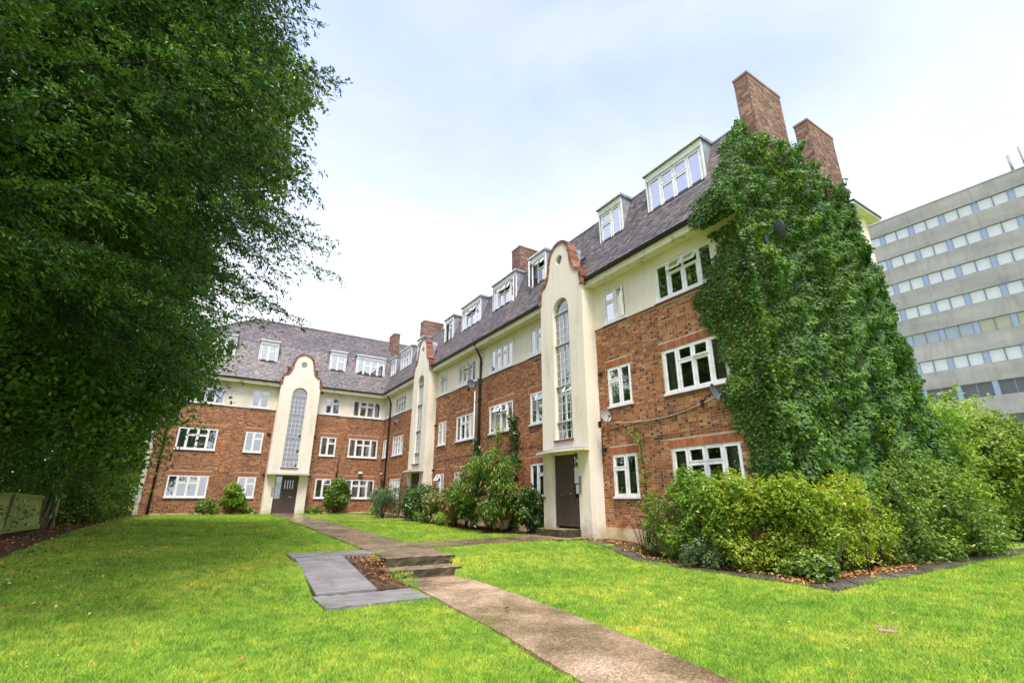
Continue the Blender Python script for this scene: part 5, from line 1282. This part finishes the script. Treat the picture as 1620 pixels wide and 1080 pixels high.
q = MB(); q.box(-.10, .10, -.02, .02, -.13, .13); q.tube([(0, .03, -.8), (0, .03, .1)], .02, 6); tag(q.build('orange_marker', M_orange, None, (-13.95, -.6, -.28), (0, 0, .2)), 'small orange marker in the shade by the far left corner of the building', 'marker')

# ---------------- the big conifer and the broadleaf trees on the left
def conifer(label, c, H_, reach, nl, seed, z_lo, prof, azr=(0, 360), size=.085):
    g = np.random.default_rng(seed); z0 = Gf(*c); e = empty('conifer_tree', (c[0], c[1], z0)); tag(e, label, 'tree'); o_ = np.array(e.location)
    Pl = []; Dl = []; Nl = []; Tl = []; qb = MB()
    for i in range(nl):
        h = z_lo+(H_-z_lo)*((i+g.random())/nl)**1.0; t_ = (h-z_lo)/(H_-z_lo); az = R_(g.uniform(*azr)); Lr = reach*np.interp(t_, prof[0], prof[1])*g.uniform(.78, 1.08)*(1.06 if i % 11 == 0 and 4.5 < h < 9 else 1)
        d = np.array([math.sin(az), math.cos(az), 0]); sd = np.array([d[1], -d[0], 0]); el = g.uniform(.0, .30); n_ = 14; pts = []
        curve = g.uniform(-.14, .14); wob_ = g.uniform(.5, 2.0); ph_ = g.uniform(0, 6)
        for j in range(n_+1):
            s_ = j/n_; pts.append(np.array([c[0], c[1], h])+d*Lr*s_+sd*(curve*Lr*s_*s_+.12*wob_*math.sin(s_*7+ph_)*s_)+np.array([0, 0, Lr*(el*s_-.42*s_**2+.16*s_**4)]))
        pts = np.array(pts); qb.tube([tuple(p-o_) for p in pts], [max(.005, .042*(1-j/n_)**1.6*Lr/5) for j in range(n_+1)], 5)
        ns = int(Lr*7)
        for k in range(ns):                       # side branchlets
            s_ = .22+.78*(k+g.random())/ns; f_ = s_*n_; j = min(int(f_), n_-1); p = pts[j]+(pts[j+1]-pts[j])*(f_-j)
            side = 1 if k % 2 else -1; bl = (.35+1.05*(1-s_)**.7)*g.uniform(.6, 1.15)*min(1, Lr/4); td = nrmz(sd*side*g.uniform(.5, 1)+d*g.uniform(.5, 1.0)+np.array([0, 0, g.uniform(-.35, .12)]))
            m_ = max(5, int(bl*50*np.interp(np.linalg.norm(p-CP), [5, 9, 13, 20], [2.3, 1.5, .95, .75]))); tt = g.random(m_)**.8; q_ = p+td*(bl*tt)[:, None]+np.array([0, 0, -1.0])*(bl*.46*tt**2)[:, None]
            q_ = q_+g.normal(size=(m_, 3))*np.array([.042, .042, .035])*(.4+tt[:, None]); Pl.append(q_); Tl.append(tt) 
            dv = td+np.array([0, 0, -.7])+g.normal(size=(m_, 3))*.45; Dl.append(dv); Nl.append(np.array([0, 0, 1.0])+g.normal(size=(m_, 3))*.75)
    P = np.concatenate(Pl); Dv = np.concatenate(Dl); Nn = nrmz(np.concatenate(Nl)); n = len(P)
    a = Dv-Nn*(Dv*Nn).sum(1, keepdims=True); a = nrmz(a); b = np.cross(Nn, a); s = (g.uniform(.6, 1.35, n)*size*np.clip(np.linalg.norm(P-CP, axis=1)/11.5, .5, 1.25))[:, None]
    V = np.stack([P-a*s*.5, P-b*s*.19, P+a*s*.75, P+b*s*.19+Nn*s*.12], 1).reshape(-1, 3)-o_
    v = np.clip(.44+.42*hnoise(P, 1.1, seed+1)+g.normal(size=n)*.17+.36*(np.concatenate(Tl)-.45), 0, .95)  # paler towards the tips: layered light of the sprays put into the colour
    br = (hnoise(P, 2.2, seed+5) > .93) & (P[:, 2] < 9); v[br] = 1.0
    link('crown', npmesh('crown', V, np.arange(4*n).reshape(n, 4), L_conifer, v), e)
    Li = ell_lumps((c[0]+1.6, c[1]+.6, (z_lo+H_)*.47), (4.4, 4.4, H_*.42), 60, 1.3, seed+9)   # dense shaded inner foliage
    foliage('inner_foliage', Li, 42000, .17, L_conifer, e, asp=.4, upb=.1, dirz=-1.0)
    qb.build('limb', M_bark, e)
    q = MB(); q.tube([(0, 0, -.2), (0, 0, H_*.3), (.1, 0, H_*.7), (.1, .1, H_+1)], [.42, .34, .18, .04], 12); q.build('trunk', M_bark, e)
    print('conifer leaves', n)
    return e
conifer('huge dark conifer with drooping sprays filling the upper left', (-17.4, -23.0), 20.5, 8.6, 300, 81, 3.7, ([0, .12, .3, .45, .75, 1], [.86, 1.0, .96, .86, .66, .30]), azr=(28, 175), size=.080)
tree('broadleaf_tree', 'tall broadleaf tree behind the conifer and the broken fence', (-17.6, -12.5), (-15.6, -14.0, 6.6), (4.2, 4.6, 5.4), 132000, .155, L_broad, .33, k=60, lr=1.25, seed=82, asp=.6,
     extra=[[-12.3, -15.0, 4.3, 1.0], [-12.5, -15.6, 3.3, .9], [-13.2, -15.4, 2.3, .8], [-14.0, -15.0, 1.9, .9], [-14.8, -15.5, 2.6, 1.1], [-13.6, -16.0, 3.6, 1.1], [-14.6, -16.5, 4.2, 1.2], [-15.6, -17.0, 3.4, 1.2], [-13.2, -12.8, 1.4, .7], [-12.8, -15.0, 3.4, 1.0], [-11.9, -13.4, 5.4, 1.0], [-13.6, -13.5, 2.6, 1.0], [-12.9, -11.5, 3.6, 1.0], [-13.2, -16.8, 5.2, 1.2]])
tree('broadleaf_tree', 'bright leaved tree top showing behind the conifer against the sky', (-17.5, -16.5), (-12.6, -18.0, 12.6), (3.4, 3.2, 3.6), 30000, .17, L_mid, .25, k=30, lr=1.1, seed=83, asp=.7)
hedge('dark undergrowth behind the broken fence', line((-17.0, -17.5), (-15.5, -7.0), 10), .8, 3.2, 26000, .12, L_broad, 84, lr=.8, per=6)
hedge('bright green bushes between the fence and the far wing', line((-14.9, -9.6), (-14.3, -2.2), 8), .55, 2.9, 20000, .12, L_mid, 85, lr=.62, per=6, leaf2=L_bright)
shrub('light_bush', 'shrub', 'small light green bush at the lawn edge beyond the broken fence', (-14.4, -7.9), (.5, .7), 1.1, 2600, .12, L_bright, k=10, lr=.3, seed=86)
hedge('green bushes behind the far left corner of the far wing', line((-15.4, -1.0), (-14.6, 3.5), 5), .6, 3.6, 9000, .15, L_mid, 88, lr=.7, per=6)
hedge('dense dark tree belt at the far left behind everything', line((-24, -26), (-15.8, 8.0), 14), 1.6, 9.5, 38000, .40, L_broad, 87, lr=2.0, per=8)

# ---------------- leaf litter and specks on the lawn
def litter(name, label, xy, sz, m, varr, kind='stuff', zo=.03):
    n = len(xy); P = np.stack([xy[:, 0], xy[:, 1], G(xy[:, 0], xy[:, 1])+zo+rng.uniform(0, .02, n)], 1); D = rng.normal(size=(n, 3))*.35+[0, 0, 1]
    o = link(name, leaves_mesh(name, P, D, rng.uniform(.6, 1.3, n)*sz, m, varr, .7)); o['label'] = label; o['category'] = 'leaves'; o['kind'] = kind; return o
xy = np.concatenate([np.stack([rng.normal(.9, 1.6, 1500)*1.0+0, rng.normal(-29.62, .16, 1500)], 1), np.stack([rng.normal(-.85, .16, 700), rng.uniform(-29.8, -23.6, 700)], 1)])
xy = xy[(xy[:, 0] > -1.5)]
litter('fallen_leaves', 'rusty fallen leaves along the foot of the border hedge', xy, .07, L_litter, rng.random(len(xy)))
xy = np.stack([rng.uniform(-7.9, -7.3, 420), rng.uniform(-26.1, -23.5, 420)], 1); litter('fallen_leaves', 'orange leaves filling the pit between ramp and steps', xy, .06, L_litter, rng.random(420)*.6, zo=.0)
t_ = rng.uniform(0, 1, 3600)**1.3; xy = np.stack([-14.1-.4*t_+rng.exponential(1.15, 3600)-.6, -26+22*t_], 1); litter('fallen_leaves', 'brown leaves along the shady left edge of the lawn', xy, .055, L_litter, rng.random(3600))
xy = np.stack([rng.uniform(-13.5, -1, 520), rng.uniform(-33.5, -6, 520)], 1); xy = xy[(xy[:, 0] < -8.9) | (xy[:, 0] > -5)]; litter('fallen_petals', 'pale specks of leaves and petals scattered over the lawn', xy, .045, L_litter, rng.uniform(.55, 1, len(xy)), zo=.045)
for i, (x_, y_) in enumerate(((-6.9, -28.6), (-10.2, -29.2))):
    q = MB(); n = 5; q.add([(0, 0, .01), (.05, .02, .03), (.09, -.01, .02), (.06, -.04, .035), (.01, -.03, .01)], [(0, 1, 2, 3, 4)]); 
    tag(q.build('dead_leaf', L_litter if i else M_bark, None, (x_, y_, Gf(x_, y_)+.045)), ('curled dark leaf lying on the lower concrete path', 'pale dead leaf lying on the left lawn')[i], 'leaf')

# ================================================================== GRASS (instanced blades, one object)
def grass():
    xs = np.arange(-15.2, 16, .25); ys = np.arange(-34.6, .0, .25)
    V, F = grid_mesh(xs, ys, -.02, lumpy)
    X, Y = V[:, 0], V[:, 1]
    rx, ry = X-CP[0], Y-CP[1]; dist = np.hypot(rx, ry); azm = np.degrees(np.arctan2(rx, ry)); 
    dens = np.interp(dist, [0, 3.5, 6, 9, 14, 22, 40], [1300, 1300, 800, 420, 190, 80, 40])
    vis = (azm > -22) & (azm < 92); dens = dens*vis
    def cut(m): 
        nonlocal dens
        dens = np.where(m, 0, dens)
    pl = np.interp(-Y, [-p[1] for p in PL], [p[0] for p in PL]); pr = np.interp(-Y, [-p[1] for p in PR], [p[0] for p in PR])
    cut((Y < -24.95) & (X > pl+.03) & (X < pr-.03))
    ul_ = np.interp(-Y, [-p[1] for p in UL][::-1], [p[0] for p in UL][::-1]); ur_ = np.interp(-Y, [-p[1] for p in UR][::-1], [p[0] for p in UR][::-1])
    cut((Y > -25.0) & (X > ul_+.0) & (X < ur_-.0))
    cut((Y > -27.05) & (Y < -22.6) & (X > -9.02) & (X < -7.2)); cut((Y > -25.1) & (Y < -24.0) & (X > -7.4) & (X < -5.75))
    cut((Y > -22.75) & (Y < -21.3) & (X > -5.7)); cut((Y > -8.85) & (Y < -7.5) & (X > -5.6))
    cut((X > -1.35) & (Y > -30.15)); cut((X > -1.6) & (Y > -21.5)); cut((X > -1.3) & (Y > -24))
    cut((X < -13.9)); cut(Y > -.6); cut((X > 12.5) & (Y > -28.6))
    me = npmesh('grass', V, F, M_grass); a = me.attributes.new('dens', 'FLOAT', 'POINT'); a.data.foreach_set('value', dens.astype(np.float32))
    sc_ = np.interp(dist, [0, 4, 10, 20, 36], [.8, 1.0, 1.35, 1.9, 2.6]); a = me.attributes.new('bs', 'FLOAT', 'POINT'); a.data.foreach_set('value', sc_.astype(np.float32))
    o = link('grass', me); tag(o, 'short damp bright green grass of the communal lawn', 'grass', None, 'stuff')
    ng = bpy.data.node_groups.new('grass_blades', 'GeometryNodeTree'); ng.interface.new_socket('Geometry', in_out='INPUT', socket_type='NodeSocketGeometry'); ng.interface.new_socket('Geometry', in_out='OUTPUT', socket_type='NodeSocketGeometry')
    gi = ng.nodes.new('NodeGroupInput'); go = ng.nodes.new('NodeGroupOutput'); Lk = ng.links.new
    dp = ng.nodes.new('GeometryNodeDistributePointsOnFaces'); dp.distribute_method = 'RANDOM'; Lk(gi.outputs[0], dp.inputs['Mesh'])
    na = ng.nodes.new('GeometryNodeInputNamedAttribute'); na.data_type = 'FLOAT'; na.inputs['Name'].default_value = 'dens'; Lk(na.outputs['Attribute'], dp.inputs['Density'])
    jn = ng.nodes.new('GeometryNodeJoinGeometry'); g = random.Random(5)
    for i in range(9):
        cn = ng.nodes.new('GeometryNodeMeshCone'); cn.fill_type = 'NONE'; cn.inputs['Vertices'].default_value = 3; cn.inputs['Radius Top'].default_value = 0.0; cn.inputs['Radius Bottom'].default_value = g.uniform(.0022, .0036); cn.inputs['Depth'].default_value = g.uniform(.035, .060)
        tf = ng.nodes.new('GeometryNodeTransform'); Lk(cn.outputs['Mesh'], tf.inputs['Geometry'])
        tf.inputs['Translation'].default_value = (g.uniform(-.03, .03), g.uniform(-.03, .03), -.008); tf.inputs['Rotation'].default_value = (g.uniform(-.75, .75), g.uniform(-.75, .75), g.uniform(0, 6.28)); Lk(tf.outputs[0], jn.inputs[0])
    sm_ = ng.nodes.new('GeometryNodeSetMaterial'); sm_.inputs['Material'].default_value = M_grass; Lk(jn.outputs[0], sm_.inputs['Geometry'])
    ip = ng.nodes.new('GeometryNodeInstanceOnPoints'); Lk(dp.outputs['Points'], ip.inputs['Points']); Lk(sm_.outputs[0], ip.inputs['Instance'])
    rv = ng.nodes.new('FunctionNodeRandomValue'); rv.data_type = 'FLOAT_VECTOR'; rv.inputs[0].default_value = (-.22, -.22, 0); rv.inputs[1].default_value = (.22, .22, 6.28); Lk(rv.outputs[0], ip.inputs['Rotation'])
    nb_ = ng.nodes.new('GeometryNodeInputNamedAttribute'); nb_.data_type = 'FLOAT'; nb_.inputs['Name'].default_value = 'bs'
    rs = ng.nodes.new('FunctionNodeRandomValue'); rs.data_type = 'FLOAT'; rs.inputs[2].default_value = .6; rs.inputs[3].default_value = 1.3
    mu = ng.nodes.new('ShaderNodeMath'); mu.operation = 'MULTIPLY'; Lk(nb_.outputs['Attribute'], mu.inputs[0]); Lk(rs.outputs[1], mu.inputs[1]); Lk(mu.outputs[0], ip.inputs['Scale'])
    Lk(ip.outputs[0], go.inputs[0])
    md = o.modifiers.new('grass', 'NODES'); md.node_group = ng
grass()
